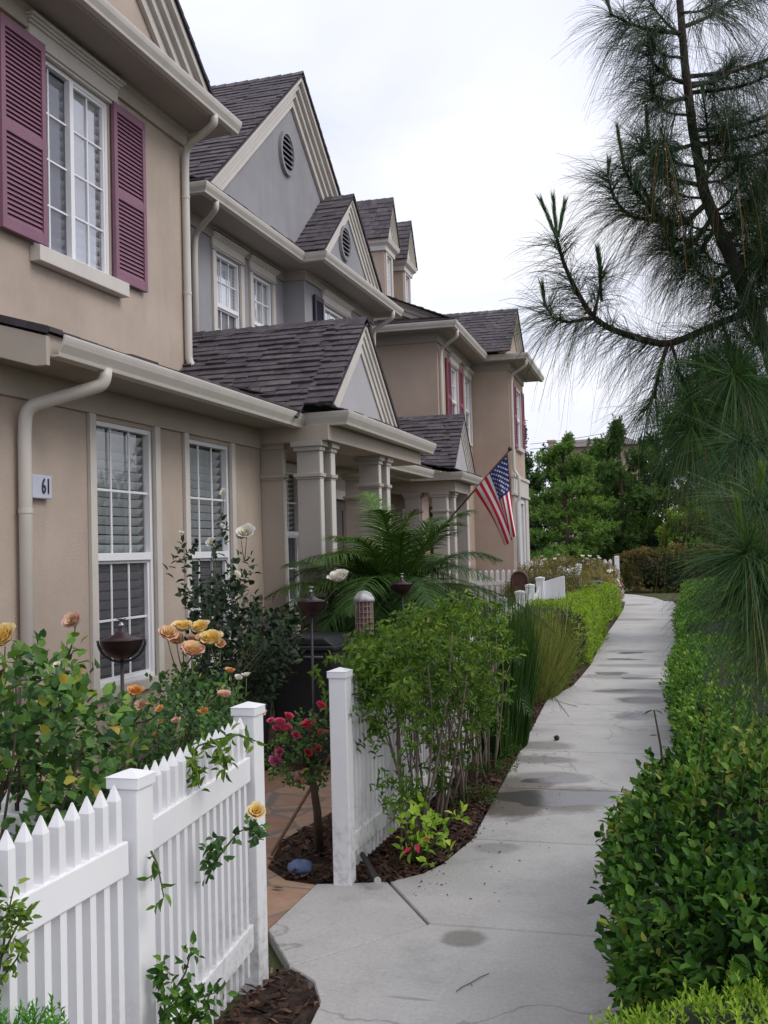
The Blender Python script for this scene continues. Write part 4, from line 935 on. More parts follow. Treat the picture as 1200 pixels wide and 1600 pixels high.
L_YOUNG = leaf_mat('young lime leaf', [(0, (.10, .19, .02)), (.6, (.24, .36, .05)), (1, (.36, .44, .09))], .42, .3, .4)
L_PALM = leaf_mat('palm leaflet', [(0, (.010, .030, .012)), (.5, (.038, .082, .022)), (.85, (.10, .17, .035)), (1, (.20, .24, .05))], .45, .2, .3, gain=1.25)
L_REED = leaf_mat('reed blade', [(0, (.008, .024, .006)), (.5, (.022, .062, .012)), (.85, (.06, .12, .02)), (1, (.16, .18, .05))], .42, .15, .4, gain=1.3)
L_GRASS = leaf_mat('tawny grass blade', [(0, (.035, .06, .015)), (.45, (.085, .115, .03)), (.75, (.15, .14, .055)), (1, (.25, .185, .10))], .6, .25, .25)
BARK = mat_plain('pine bark', (.036, .026, .022), .9, .35, 14, 40, .004)
L_PINE = leaf_mat('pine needle', [(0, (.007, .017, .011)), (.5, (.018, .045, .018)), (.8, (.045, .095, .02)), (1, (.11, .17, .03))], .4, .12, .4)
L_DRY = leaf_mat('dry pine needle', [(0, (.10, .06, .03)), (1, (.18, .11, .05))], .6, .1, .2)
L_TREE = leaf_mat('tree leaf', [(0, (.020, .042, .012)), (.5, (.055, .108, .026)), (1, (.125, .195, .05))], .55, .25, .3, gain=1.75)
L_TREED = leaf_mat('dark tree leaf', [(0, (.008, .018, .010)), (.5, (.019, .043, .017)), (1, (.05, .090, .03))], .55, .18, .3)
L_REDH = leaf_mat('reddish hedge leaf', [(0, (.016, .024, .009)), (.45, (.045, .052, .016)), (.75, (.080, .056, .026)), (1, (.125, .085, .04))], .5, .2, .3)
L_BROWN = leaf_mat('brownish shrub leaf', [(0, (.04, .05, .02)), (.5, (.11, .10, .04)), (1, (.19, .15, .07))], .55, .2, .3)

def petals(mb, c, up, r, rings, open_=.9, t=(.2, .9)):
    """one rose bloom: rings of cupped petals round a bud"""
    up = unit(np.array(up, float)); u, w = perp(up[None]); u, w = u[0], w[0]; c = np.asarray(c, float)
    for k in range(rings):
        f = k/max(1, rings-1); n = 5+(k*3)//2; tilt = (.10+open_*f**1.15); rr = r*(.62+.38*f); tt = t[0]+(t[1]-t[0])*f
        for i in range(n):
            a = 6.283*i/n+k*.9+random.uniform(-.25, .25); rad = u*math.cos(a)+w*math.sin(a); tan = np.cross(up, rad); q = rr*random.uniform(.85, 1.15)
            d = up*math.cos(tilt)+rad*math.sin(tilt); o = up*math.sin(tilt)-rad*math.cos(tilt)
            g = []
            for s_, wd, lift in ((0, .16, 0), (.5, .46, -.14), (.86, .42, -.02), (1.04, .20, -.12)):
                cen = c+d*q*s_-o*q*lift*-1
                for x in (-1, 0, 1): g.append(cen+tan*q*wd*x+(-o if False else o)*q*(.20 if x else 0)*(.5 if s_ else 0))
            fs = [(j*3+x, j*3+x+1, j*3+x+4, j*3+x+3) for j in range(3) for x in (0, 1)]
            mb.add(g, fs, min(1, max(0, tt+random.uniform(-.12, .12))))
def flower_mat(name, stops): return mat_tint(name, stops, .6, .25, .2, tcol=(1, 1, 1))
F_PEACH = flower_mat('peach petal', [(0, (.78, .45, .14)), (.5, (.82, .60, .30)), (1, (.82, .48, .38))])
F_YEL = flower_mat('yellow petal', [(0, (.78, .47, .07)), (.6, (.84, .62, .20)), (1, (.86, .70, .42))])
F_ORANGE = flower_mat('orange petal', [(0, (.70, .24, .03)), (.6, (.74, .36, .09)), (1, (.74, .42, .22))])
F_WHITE = flower_mat('white petal', [(0, (.72, .66, .42)), (.4, (.80, .76, .62)), (1, (.84, .82, .76))])
F_PINK = flower_mat('pink petal', [(0, (.60, .04, .12)), (.5, (.74, .09, .20)), (1, (.80, .22, .34))])
F_RED = flower_mat('red petal', [(0, (.55, .02, .05)), (.5, (.70, .05, .11)), (1, (.76, .12, .18))])
F_HOT = flower_mat('magenta petal', [(0, (.55, .03, .18)), (.5, (.70, .10, .32)), (1, (.76, .30, .48))])
F_FADE = flower_mat('faded petal', [(0, (.50, .26, .12)), (.5, (.66, .46, .30)), (1, (.70, .42, .34))])
def bloom(parent, c, r, mat, up=None, rings=4, open_=.80, name='flower'):
    m = MB(); up = np.array([random.uniform(-.1, .6), random.uniform(-.8, -.1), random.uniform(.5, 1)]) if up is None else up
    petals(m, c, up, r, rings, open_); return m.build(name, mat, parent, recalc=False, smooth=True)
def canes(parent, list_, mat=GSTEM, name='stem'):
    m = MB()
    for pts, r in list_: m.tube(pts, [r*(1-.55*i/(len(pts)-1)) for i in range(len(pts))], 6)
    return m.build(name, mat, parent, smooth=True)
def curve(a, b, sag=(0, 0, 0), n=7):
    a, b, s = np.array(a, float), np.array(b, float), np.array(sag, float); return [a+(b-a)*t+s*4*t*(1-t) for t in np.linspace(0, 1, n)]
# ------------------------------------------------------------------ hedges on the right of the path
def hedge(name, label, c, a, b, h, dens, k, L, Wd, mat, sl=.10, near=False, bend=None, e=4.0, group=None, amp=.05, lf=4.0, tm=.42, shade=None, inner=.80, spread=1.0, tsd=.12, cat='hedge', up_bias=.4, bottom=True):
    t = thing(name, label, cat, (c[0]+(bend(c[1]) if bend else 0), c[1], 0), group)
    cc = np.array([c[0], c[1], h*.42]); cz = h*.58
    core_box('dark_core', INNER, t, cc, a*inner, b*(1-(1-inner)*min(1, a/b)), cz*(inner+.04), bend, e)  # added solid lump, shade between the leaves put into its colour
    area = 4*b*cz+4*a*cz+4*a*b; n = int(area*dens)
    P, N = box_surface(n, a, b, cz, e, bottom)
    lp = lump(P+cc, lf, amp, c[1]); P = P+N*(lp+RG.normal(0, .022, n)-.01)[:, None]
    if bend is not None: P[:, 0] += bend(P[:, 1]+c[1])
    P = P+cc; ok = P[:, 2] > .015; P, N, lp = P[ok], N[ok], lp[ok]; n = len(P)
    D = N+np.array([0, 0, up_bias])+RG.normal(0, .42, (n, 3))
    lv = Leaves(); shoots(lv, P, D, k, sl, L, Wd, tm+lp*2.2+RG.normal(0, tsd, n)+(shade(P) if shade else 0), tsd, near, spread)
    lv.build('foliage', mat, t); return t
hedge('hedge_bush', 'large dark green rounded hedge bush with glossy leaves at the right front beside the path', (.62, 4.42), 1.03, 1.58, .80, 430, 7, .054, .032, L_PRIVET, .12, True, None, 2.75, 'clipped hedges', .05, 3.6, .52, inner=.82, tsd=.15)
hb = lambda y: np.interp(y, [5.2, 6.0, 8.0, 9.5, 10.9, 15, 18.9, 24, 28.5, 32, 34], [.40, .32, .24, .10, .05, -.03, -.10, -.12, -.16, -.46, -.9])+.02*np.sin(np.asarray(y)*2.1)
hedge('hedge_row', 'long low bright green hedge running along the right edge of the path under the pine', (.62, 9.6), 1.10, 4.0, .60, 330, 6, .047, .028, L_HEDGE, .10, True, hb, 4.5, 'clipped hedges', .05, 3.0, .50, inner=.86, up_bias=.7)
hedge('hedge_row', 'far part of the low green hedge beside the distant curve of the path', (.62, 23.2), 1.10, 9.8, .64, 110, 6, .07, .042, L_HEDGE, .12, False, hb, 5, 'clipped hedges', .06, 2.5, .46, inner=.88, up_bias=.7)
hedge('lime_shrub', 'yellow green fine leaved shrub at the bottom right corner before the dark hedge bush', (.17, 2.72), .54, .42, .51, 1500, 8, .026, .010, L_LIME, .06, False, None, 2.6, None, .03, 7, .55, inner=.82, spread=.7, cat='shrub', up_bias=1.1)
# a woody shoot poking out of the hedge
t = thing('hedge_shoot', 'thin dark woody shoot with a few leaves standing at the path edge before the hedge', 'shoot', at(1036, 1200, y=5.6)*np.array([1, 1, 0]))
p0 = at(1038, 1215, d=5.7); p1 = at(1022, 1110, d=5.65)
canes(t, [([(p0[0], p0[1], .05), p0, p0*.5+p1*.5+np.array([.006, 0, 0]), p1], .010)], TWIG)
lv = Leaves()
for f, sd, L in ((1.0, -1, .06), (1.0, 1, .05), (.62, -1, .045), (.25, -1, .05), (.08, -1, .10), (.45, 1, .04)):
    P = p0+(p1-p0)*f; lv.put([P], [(sd*.9, -.15, .15 if f < .9 else -.25)], [(0, 0, 1)], L, L*.45, .55, True)
lv.build('foliage', L_PRIVET, t)
t = thing('hedge_shoot', 'bare brown shoot sticking up out of the bright hedge near the right edge', 'shoot', at(1168, 1180, d=5.8)*np.array([1, 1, 0]))
p0 = at(1172, 1185, d=5.8); p1 = at(1160, 1122, d=5.8); canes(t, [([(p0[0], p0[1], .1), p0, p1], .008)], TWIG)
lv = Leaves(); lv.put([p1, p0*.5+p1*.5], [(-.5, 0, .6), (.8, 0, .2)], [(0, -1, .5)]*2, .04, .018, .5, True); lv.build('foliage', L_PRIVET, t)

# ------------------------------------------------------------------ clipped lime hedges and grasses on the left of the path
hedge('box_hedge', 'bright lime green clipped hedge block left of the path, the nearer and longer one', (-2.30, 17.6), .58, 3.05, .82, 420, 6, .042, .024, L_LIME, .07, False, lambda y: -.045*(np.asarray(y)-17.5), 6, 'lime hedges', .035, 4, .62, inner=.9, spread=.9, up_bias=.7)
hedge('box_hedge', 'bright lime green clipped hedge block at the far bend, smaller and behind the other', (-2.62, 25.0), .52, 1.7, .72, 330, 6, .05, .03, L_LIME, .08, False, None, 6, 'lime hedges', .03, 4, .58, inner=.9, spread=.9, up_bias=.7)
def clump(name, label, c, rx, ry, n, h, mat, wd, lean, droop, tm, tsd, cat='grass clump', hs=.22):
    t = thing(name, label, cat, (c[0], c[1], 0)); r = np.sqrt(RG.random(n)); a = RG.random(n)*6.283
    P = np.stack([c[0]+rx*r*np.cos(a), c[1]+ry*r*np.sin(a), np.full(n, -.02)], 1)
    D = np.stack([np.cos(a)*r*lean+RG.normal(0, lean*.5, n), np.sin(a)*r*lean+RG.normal(0, lean*.5, n), np.ones(n)], 1)
    L = h*np.clip(RG.normal(.82, hs, n), .25, 1.15)
    Rib().put(P, D, L, wd*RG.uniform(.6, 1.3, n), droop*RG.random(n)**2, tm+RG.normal(0, tsd, n), 5).build('blades', mat, t); return t
clump('reed_clump', 'tall dark green upright reed clump on the left of the path past the leafy shrub', (-1.70, 8.75), .21, .58, 4600, 1.18, L_REED, .0085, .11, .30, .40, .24)
clump('grass_clump', 'tawny green feathery grass clump between the dark reeds and the lime hedge', (-1.93, 11.95), .29, .85, 2800, 1.04, L_GRASS, .0065, .34, .9, .42, .27)
clump('grass_clump', 'second tawny grass clump further back against the lime hedge', (-2.22, 13.7), .34, .7, 1300, .92, L_GRASS, .008, .28, .7, .5, .26)

# ------------------------------------------------------------------ leafy shrub growing through and over the fence
def nandina():
    t = thing('fence_shrub', 'sprawling leafy green shrub with bare stems spilling over the white fence by the path', 'shrub', (-1.6, 6.6, 0)); L = []
    tips = []; dirs = []
    for (bx, by, nn) in ((-1.60, 5.72, 9), (-1.57, 6.15, 9), (-1.58, 6.75, 8), (-1.60, 7.4, 8), (-1.62, 7.75, 6)):
        for i in range(nn):
            b = np.array([bx+RG.uniform(-.05, .06), by+RG.uniform(-.12, .12), -.02])
            e = np.array([bx+RG.uniform(-.25, .20), by+RG.uniform(-.5, .5), RG.uniform(.75, 1.2)])
            L.append((curve(b, e, (RG.uniform(-.05, .08), RG.uniform(-.1, .1), RG.uniform(-.05, .05)), 6), RG.uniform(.006, .011)))
            for _ in range(2):
                q = b+(e-b)*RG.uniform(.35, .8); s = q+np.array([RG.uniform(-.1, .16), RG.uniform(-.2, .2), RG.uniform(.1, .3)]); L.append((curve(q, s, (0, 0, .02), 4), .004))
    canes(t, L, TWIGP)
    n = 860
    y = RG.uniform(5.10, 7.7, n); top = .98+.27*np.interp(y, [5.1, 5.8, 8.75], [.0, .75, 1])+.05*np.sin(y*5); x = -1.64+RG.normal(0, .17, n)-.02*(y-5)
    x = np.where(y < 5.5, x*.4-1.62*.6, x)
    z = top-np.abs(RG.normal(0, .14, n))-((x+1.64)/.42)**2*.18
    k = RG.random(n) < np.where(y > 6.5, .46, .28); z[k] = np.where(y[k] > 6.5, RG.uniform(.45, .98, k.sum()), RG.uniform(.66, .98, k.sum())); x[k] = -1.50+.10*RG.random(k.sum())-.01*(y[k]-5)
    m_ = RG.random(n) < .05; z[m_] = RG.uniform(.22, .6, m_.sum()); y[m_] = RG.uniform(5.5, 6.8, m_.sum()); x[m_] = -1.53
    g = .5+.5*np.sin(y*7.3+z*6)*np.cos(x*9+y*3.1); ok = (g > .27) | (z > top-.12); P = np.stack([x, y, z], 1)[ok]; g = g[ok]; n = len(P)
    D = np.stack([RG.normal(.35, .5, n), RG.normal(-.25, .5, n), RG.normal(.05, .40, n)], 1); lv = Leaves()
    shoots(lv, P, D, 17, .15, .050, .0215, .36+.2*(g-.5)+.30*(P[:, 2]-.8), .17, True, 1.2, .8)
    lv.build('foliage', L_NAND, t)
    lv = Leaves(); n = 26; P = np.stack([RG.normal(-1.56, .04, n), RG.uniform(5.18, 5.5, n), RG.uniform(.28, .52, n)], 1); shoots(lv, P, np.stack([RG.normal(.1, .5, n), RG.normal(-.3, .4, n), RG.normal(.5, .3, n)], 1), 7, .08, .05, .018, .35, .12, True, 1.1); lv.build('low_foliage', L_NAND, t)
nandina()
t = thing('young_shrub', 'small bright lime leaved seedling shrub at the foot of the white fence post', 'shrub', (-1.50, 5.42, 0)); lv = Leaves(); n = 26
tips = np.stack([RG.normal(-1.47, .10, n), RG.normal(5.36, .09, n), RG.uniform(.08, .34, n)], 1); shoots(lv, tips, np.stack([RG.normal(.2, .6, n), RG.normal(-.4, .5, n), RG.normal(.5, .3, n)], 1), 5, .06, .066, .034, .36, .25, True, 1.25)
lv.build('foliage', L_YOUNG, t); canes(t, [(curve((-1.5, 5.42, -.02), p, (0, 0, .02), 5), .004) for p in tips], GSTEM)
lv = Leaves(); lv.put([(-1.47, 5.30, .13), (-1.50, 5.31, .11), (-1.44, 5.31, .15)], [(.3, -.6, -.3), (-.3, -.6, -.2), (.5, -.4, .2)], [(0, -.3, 1)]*3, .06, .03, .5, True); lv.build('red_leaf', F_RED, t)
for i, (x, y, r, lab) in enumerate(((-1.50, 6.75, .17, 'low dark green groundcover tuft in the mulch, nearest the lime seedling'), (-1.55, 7.7, .2, 'low dark green groundcover tuft in the mulch, middle one of the bed'), (-1.60, 8.35, .14, 'low dark groundcover tuft in the mulch just before the reeds'))):
    t = thing('groundcover_tuft', lab, 'ground plant', (x, y, 0), 'low tufts in the mulch bed'); n = 70; lv = Leaves()
    a = RG.random(n)*6.28; q = np.sqrt(RG.random(n))*r; P = np.stack([x+q*np.cos(a), y+q*np.sin(a)*1.3, .03+RG.random(n)*.12*(1-(q/r)**2*.6)], 1)
    shoots(lv, P, np.stack([np.cos(a)*.6, np.sin(a)*.6, np.ones(n)*.8], 1), 8, .06, .028, .010, .12, .14, False, 1.1); lv.build('foliage', L_NAND, t)

# ------------------------------------------------------------------ palm in the front garden
def palm():
    t = thing('palm', 'feathery dwarf palm with arching fronds in front of the porch columns', 'palm', (-2.62, 9.1, 0)); c = np.array([-2.62, 9.1, 1.22])
    MB().tube([(-2.62, 9.1, -.05), (-2.61, 9.1, .5), c], [.10, .09, .08], 10).build('trunk', TWIG, t, smooth=True)
    for q in ((-2.85, 9.45, 1.0), (-2.95, 9.35, 1.05)): MB().tube([(q[0]*.7-2.62*.3, q[1]*.7+9.1*.3, -.05), q], [.07, .055], 9).build('trunk', TWIG, t, smooth=True)
    for nf, i in [(46, i) for i in range(46)]+[(-22, i) for i in range(22)]+[(-23, i) for i in range(22)]:
        c = np.array([-2.62, 9.1, 1.22]) if nf > 0 else np.array([-2.85, 9.45, 1.0]) if nf == -22 else np.array([-2.95, 9.35, 1.05]); nf = abs(nf)
        az = i*2.39996+RG.normal(0, .15); el = np.interp(i, [0, nf], [1.15, -.25])+RG.normal(0, .08); Lr = RG.uniform(1.15, 1.5)
        d = np.array([math.cos(az)*math.cos(el), math.sin(az)*math.cos(el), math.sin(el)]); s = np.linspace(0, 1, 15)
        P = c+d*(s[:, None]*Lr); P[:, 2] -= .60*Lr*s**2.2*math.cos(el)**.6
        m = MB(); m.tube(list(P), [.009*(1-.8*q) for q in s], 5, t=.45)
        rb = Rib(); k = 62; u = np.linspace(.13, .99, k); Q = np.stack([np.interp(u, s, P[:, j]) for j in range(3)], 1); T = unit(np.gradient(Q, axis=0))
        side = unit(np.cross(T, np.array([0, 0, 1.0]))); up = np.cross(side, T); ll = .30*np.sin(np.pi*np.clip(u*.9+.12, 0, 1))**.7+.04
        Lr *= 1.0 if nf > 30 else .60; tm = RG.normal(.42, .13)+(.2 if i < 10 else 0)-.1*(i > 24)
        for sg in (-1, 1):
            D = T*.75+side*sg*.8+up*.18+RG.normal(0, .07, (k, 3)); rb.put(Q, D, ll*RG.uniform(.9, 1.1, k), .011, .4, tm+RG.normal(0, .1, k), 3, sideways=up)
        V, F_, TT = m.V, [f for f in m.F if len(f) == 4], m.T
        rb.V.append(np.array(V)); rb.F.append(np.array(F_)+rb.n); rb.T.append(np.array(TT)); rb.n += len(V)
        rb.build('frond', L_PALM, t)
palm()

# ------------------------------------------------------------------ roses
def rose_bush(name, label, base, tips_px, depth_fn, lm, nshoot, region, L=.055, W_=.036, tm=.42, tsd=.17, flowers=(), k=6, canes_n=8, mat=TWIG, sl=.13, near=True, cr=.008, up=.4):
    t = thing(name, label, 'rose bush', (base[0], base[1], 0)); P = region(nshoot); n = len(P); b = np.array([base[0], base[1], -.02]); cs = []
    for i in RG.choice(n, min(n, canes_n), replace=False): cs.append((curve(b+RG.normal(0, .06, 3)*[1, 1, 0], P[i], (RG.normal(0, .05), RG.normal(0, .05), .03), 7), cr))
    fl = []
    for (px, py, d, r, mat_, rings) in flowers:
        c = at(px, py, d=d); j = np.argmin(((P-c+np.array([0, 0, .12]))**2).sum(1)); s = P[j]; s = s if np.linalg.norm(s-c) > .06 else s-np.array([0, 0, .12])
        cs.append((curve(s, c-np.array([0, 0, r*.25]), (0, 0, -.02), 5), .0045)); fl.append((c, r, mat_, rings))
    st = canes(t, cs, mat)
    for c, r, mat_, rings in fl: bloom(t, c, r, mat_, rings=rings)
    D = unit(P-b-np.array([0, 0, .3]))*.7+np.array([.15, -.25, up])+RG.normal(0, .45, (n, 3)); lv = Leaves()
    shoots(lv, P, D, k, sl, L, W_, tm+RG.normal(0, .1, n), tsd, near, 1.2)
    lv.build('foliage', lm, t); return t
def px_region(poly_px, d0, d1, zmin=0.02, holes=0.0):
    def f(n):
        lo = np.min(poly_px, 0); hi = np.max(poly_px, 0); out = []
        while len(out) < n:
            q = lo+(hi-lo)*RG.random(2)
            if inside(q, poly_px):
                p = at(q[0], q[1], d=RG.uniform(d0, d1))
                if p[2] > zmin: out.append(p)
        return np.array(out)
    return f
yel = [(8, 1003, 3.7, .062, F_YEL, 5), (118, 974, 4.0, .045, F_FADE, 4), (95, 1075, 3.75, .03, F_FADE, 3), (212, 1084, 4.05, .034, F_ORANGE, 4), (222, 1104, 4.1, .026, F_FADE, 3), (90, 1042, 3.9, .018, F_WHITE, 3), (250, 1110, 4.1, .02, F_ORANGE, 3)]
rose_bush('rose_bush', 'large rose bush with mid green leaves and yellow blooms behind the near white fence', (-2.35, 2.95), None, None, L_ROSE, 430, px_region([(-120, 1040), (40, 1010), (90, 985), (126, 975), (136, 1062), (190, 1085), (225, 1100), (215, 1180), (180, 1290), (60, 1330), (-150, 1330)], 3.35, 4.35, .15), flowers=yel, canes_n=26, tm=.46, tsd=.20, L=.062, W_=.044)
small = [(318, 1116, 4.55, .032, F_ORANGE, 4), (248, 1108, 4.5, .018, F_ORANGE, 3), (240, 1150, 4.4, .018, F_ORANGE, 3), (275, 1128, 4.5, .02, F_FADE, 3), (285, 1125, 4.5, .018, F_PEACH, 3), (250, 1128, 4.45, .014, F_ORANGE, 3), (350, 1090, 4.7, .034, F_FADE, 4)]
rose_bush('rose_bush', 'smaller rose bush with little orange blooms between the gate posts', (-2.35, 3.75), None, None, L_ROSE, 300, px_region([(195, 1090), (250, 1080), (330, 1090), (390, 1110), (400, 1200), (330, 1270), (210, 1280)], 4.2, 4.8, .1), flowers=small, canes_n=18, tm=.36, tsd=.17, L=.036, W_=.025, sl=.09)
pea = [(262, 995, 4.9, .056, F_PEACH, 5), (285, 986, 4.95, .054, F_YEL, 5), (315, 986, 4.95, .052, F_YEL, 5), (300, 1023, 4.85, .062, F_PEACH, 5), (330, 1005, 4.9, .062, F_YEL, 5), (276, 1003, 4.98, .04, F_PEACH, 4), (300, 1002, 5.0, .036, F_FADE, 4), (318, 1000, 5.0, .036, F_PEACH, 4), (345, 1008, 4.95, .03, F_PEACH, 4), (359, 1051, 4.9, .028, F_ORANGE, 4), (372, 1060, 4.9, .02, F_WHITE, 3), (385, 1057, 4.9, .022, F_WHITE, 3), (404, 1119, 4.7, .036, F_FADE, 4)]
rose_bush('rose_bush', 'tall rose bush with a cluster of peach and yellow blooms below the second window', (-2.75, 4.25), None, None, L_ROSE, 110, px_region([(255, 1040), (345, 1040), (390, 1070), (395, 1120), (330, 1110), (245, 1090)], 4.75, 5.2, .2), flowers=pea, canes_n=14, tm=.34, tsd=.17, L=.042, W_=.028, mat=GSTEM)
wh = [(385, 836, 7.4, .072, F_WHITE, 4), (350, 771, 7.4, .034, F_WHITE, 3), (331, 851, 7.4, .045, F_WHITE, 3), (347, 824, 7.4, .025, F_WHITE, 3), (368, 900, 7.3, .036, F_WHITE, 3), (531, 908, 6.7, .075, F_WHITE, 5), (283, 834, 7.4, .022, F_WHITE, 3), (350, 1083, 6.9, .05, F_FADE, 3), (377, 842, 7.4, .05, F_WHITE, 4)]
def dark_region(n):
    A = px_region([(262, 880), (290, 820), (330, 850), (345, 770), (358, 850), (385, 830), (408, 930), (430, 960), (480, 930), (478, 1000), (440, 1060), (420, 1110), (300, 1110), (310, 1000), (290, 960)], 7.0, 8.0)(int(n*.36))
    B = px_region([(300, 900), (385, 890), (410, 960), (475, 940), (480, 1010), (430, 1080), (330, 1090), (300, 1000)], 6.9, 7.8)(n-len(A)); return np.concatenate([A, B])
rose_bush('climbing_rose', 'tall dark leaved rose with white blooms climbing against the house wall', (-3.55, 6.75), None, None, L_DARK, 330, dark_region, flowers=wh, canes_n=34, tm=.38, tsd=.2, L=.068, W_=.044, mat=GSTEM, cr=.007)
# standard rose with red blooms, its stake
t = thing('standard_rose', 'small standard rose tree with red and pink blooms on a bare trunk', 'rose tree', (-2.08, 5.55, 0)); tb = np.array([-2.08, 5.55, -.03]); tt = at(486, 1200, d=5.6)
m = MB(); m.tube([tb, tb*.5+tt*.5+np.array([.01, 0, 0]), tt], [.026, .022, .018], 9); m.build('trunk', TWIG, t, smooth=True)
P = px_region([(412, 1150), (440, 1115), (500, 1105), (515, 1130), (512, 1230), (470, 1235), (415, 1215)], 5.35, 5.95)(150)
cs = [(curve(tt, p, (RG.normal(0, .03), 0, .01), 5), .005) for p in P[:36]]
for i, (px, py, r, mt) in enumerate(((437, 1131, .035, F_PINK), (446, 1142, .042, F_PINK), (483, 1137, .046, F_RED), (461, 1151, .03, F_PINK), (438, 1177, .03, F_PINK), (480, 1178, .03, F_RED), (494, 1172, .03, F_RED), (430, 1198, .052, F_HOT), (468, 1222, .032, F_PINK), (503, 1148, .03, F_RED), (500, 1106, .034, F_RED), (450, 1122, .03, F_RED), (433, 1140, .028, F_PINK), (424, 1128, .022, F_PINK))):
    c = at(px, py, d=5.5); bloom(t, c, r, mt, rings=5); cs.append((curve(tt, c, (0, 0, .02), 5), .004))
canes(t, cs, TWIG, 'branch'); lv = Leaves(); shoots(lv, P, unit(P-tt)+RG.normal(0, .4, (len(P), 3)), 6, .07, .034, .02, .4, .18, True, 1.2); lv.build('foliage', L_ROSE, t)
a_, b_ = at(424, 1335, z=0.0), at(516, 1180, d=5.6)
t = MB().tube([a_, b_], .009, 7).build('wooden_stake', mat_plain('tan stake', (.22, .13, .07), .8, .2, 9), None); tag(t, 'thin brown stick leaning from the mulch toward the standard rose', 'stick')

# ------------------------------------------------------------------ shoots on the near fence
def sprig(name, label, path_px, d, lm, L, W_, k, tm=.45, flower=None, cat='rose shoot', extra=()):
    P = [at(x, y, d=dd) for (x, y), dd in zip(path_px, d)]; t = thing(name, label, cat, P[0]*np.array([1, 1, 1 if name == 'rose_shoot' else 0])); cs = [(P, .004)]; lv = Leaves()
    pts = np.array(P); s = np.linspace(0, 1, len(P)); u = np.linspace(.1, 1, k); Q = np.stack([np.interp(u, s, pts[:, j]) for j in range(3)], 1)
    D = np.stack([RG.normal(.1, .6, k), RG.normal(-.35, .4, k), RG.normal(-.15, .5, k)], 1); shoots(lv, Q+unit(D)*.03, D, 3, .03, L, W_, tm, .15, True, 1.0)
    for pp, dd in extra:
        E = [at(x, y, d=dd) for x, y in pp]; cs.append((E, .003)); E = np.array(E); kk = len(pp)*4; uu = np.linspace(0.15, 1, kk); Q = np.stack([np.interp(uu, np.linspace(0, 1, len(pp)), E[:, j]) for j in range(3)], 1)
        D = np.stack([RG.normal(.1, .6, kk), RG.normal(-.35, .4, kk), RG.normal(-.1, .5, kk)], 1); shoots(lv, Q+unit(D)*.02, D, 3, .03, L, W_, tm, .15, True, 1.0)
    canes(t, cs, GSTEM); lv.build('foliage', lm, t)
    if flower: bloom(t, at(flower[0], flower[1], d=flower[2]), flower[3], flower[4], rings=4)
    return t
sprig('rose_shoot', 'leafy green rose shoot arching over the gate panel onto the right post', [(290, 1190), (310, 1165), (340, 1155), (375, 1148), (400, 1158)], [3.55, 3.5, 3.55, 3.62, 3.7], L_NAND, .050, .021, 10, .42, extra=([[(300, 1170), (302, 1200), (312, 1232)], 3.45], [[(335, 1158), (350, 1180), (352, 1205)], 3.5]))
sprig('rose_shoot', 'flowering shoot with one yellow orange rose poking through the gate pickets', [(322, 1380), (333, 1350), (352, 1325), (372, 1300), (398, 1290)], [3.5, 3.45, 3.4, 3.38, 3.38], L_ROSE, .036, .026, 7, .36, (400, 1271, 3.36, .034, F_YEL), extra=([[(330, 1362), (322, 1340), (340, 1310)], 3.43], [[(395, 1290), (404, 1310)], 3.38]))
sprig('rose_shoot', 'thin leafy shoot hanging beside the middle white fence post', [(236, 1330), (246, 1350), (250, 1370), (256, 1402)], [3.02, 3.0, 2.98, 2.98], L_NAND, .052, .018, 5, .4)
sprig('fence_base_shrub', 'small leafy shrub at the foot of the gate panel, bottom centre left', [(262, 1640), (265, 1560), (290, 1520), (300, 1480)], [3.1, 3.05, 3.02, 3.0], L_PRIVET, .040, .021, 14, .5, cat='shrub', extra=([[(262, 1600), (250, 1540), (256, 1500)], 3.0], [[(270, 1620), (310, 1560), (345, 1548)], 3.05], [[(268, 1630), (300, 1590), (330, 1580)], 3.0], [[(266, 1640), (285, 1570), (300, 1545)], 3.0], [[(262, 1640), (255, 1585), (280, 1560)], 2.95]))
sprig('fence_base_shrub', 'pale green shoot growing up the pickets at the left edge', [(-10, 1560), (5, 1480), (12, 1430), (22, 1385)], [2.45, 2.42, 2.4, 2.4], L_NAND, .030, .014, 8, .5, cat='shrub', extra=([[(0, 1500), (25, 1450), (45, 1420)], 2.4], [[(-5, 1540), (25, 1500), (35, 1480)], 2.4], [[(-5, 1470), (-12, 1420), (0, 1390)], 2.42], [[(0, 1440), (20, 1420), (40, 1440)], 2.4]))
t = thing('juniper', 'bright green low juniper at the bottom left corner in front of the pickets', 'shrub', (-1.36, 1.95, 0)); n = 190
P = px_region([(-60, 1570), (20, 1555), (95, 1560), (110, 1640), (60, 1700), (-60, 1700)], 2.15, 2.5, .05)(n); lv = Leaves(); shoots(lv, P, np.stack([RG.normal(.25, .4, n), RG.normal(0, .4, n), np.ones(n)], 1), 26, .10, .022, .006, .45, .15, False, .6); lv.build('foliage', leaf_mat('juniper', [(0, (.02, .07, .015)), (.6, (.06, .19, .03)), (1, (.12, .28, .05))], .5, .2), t)

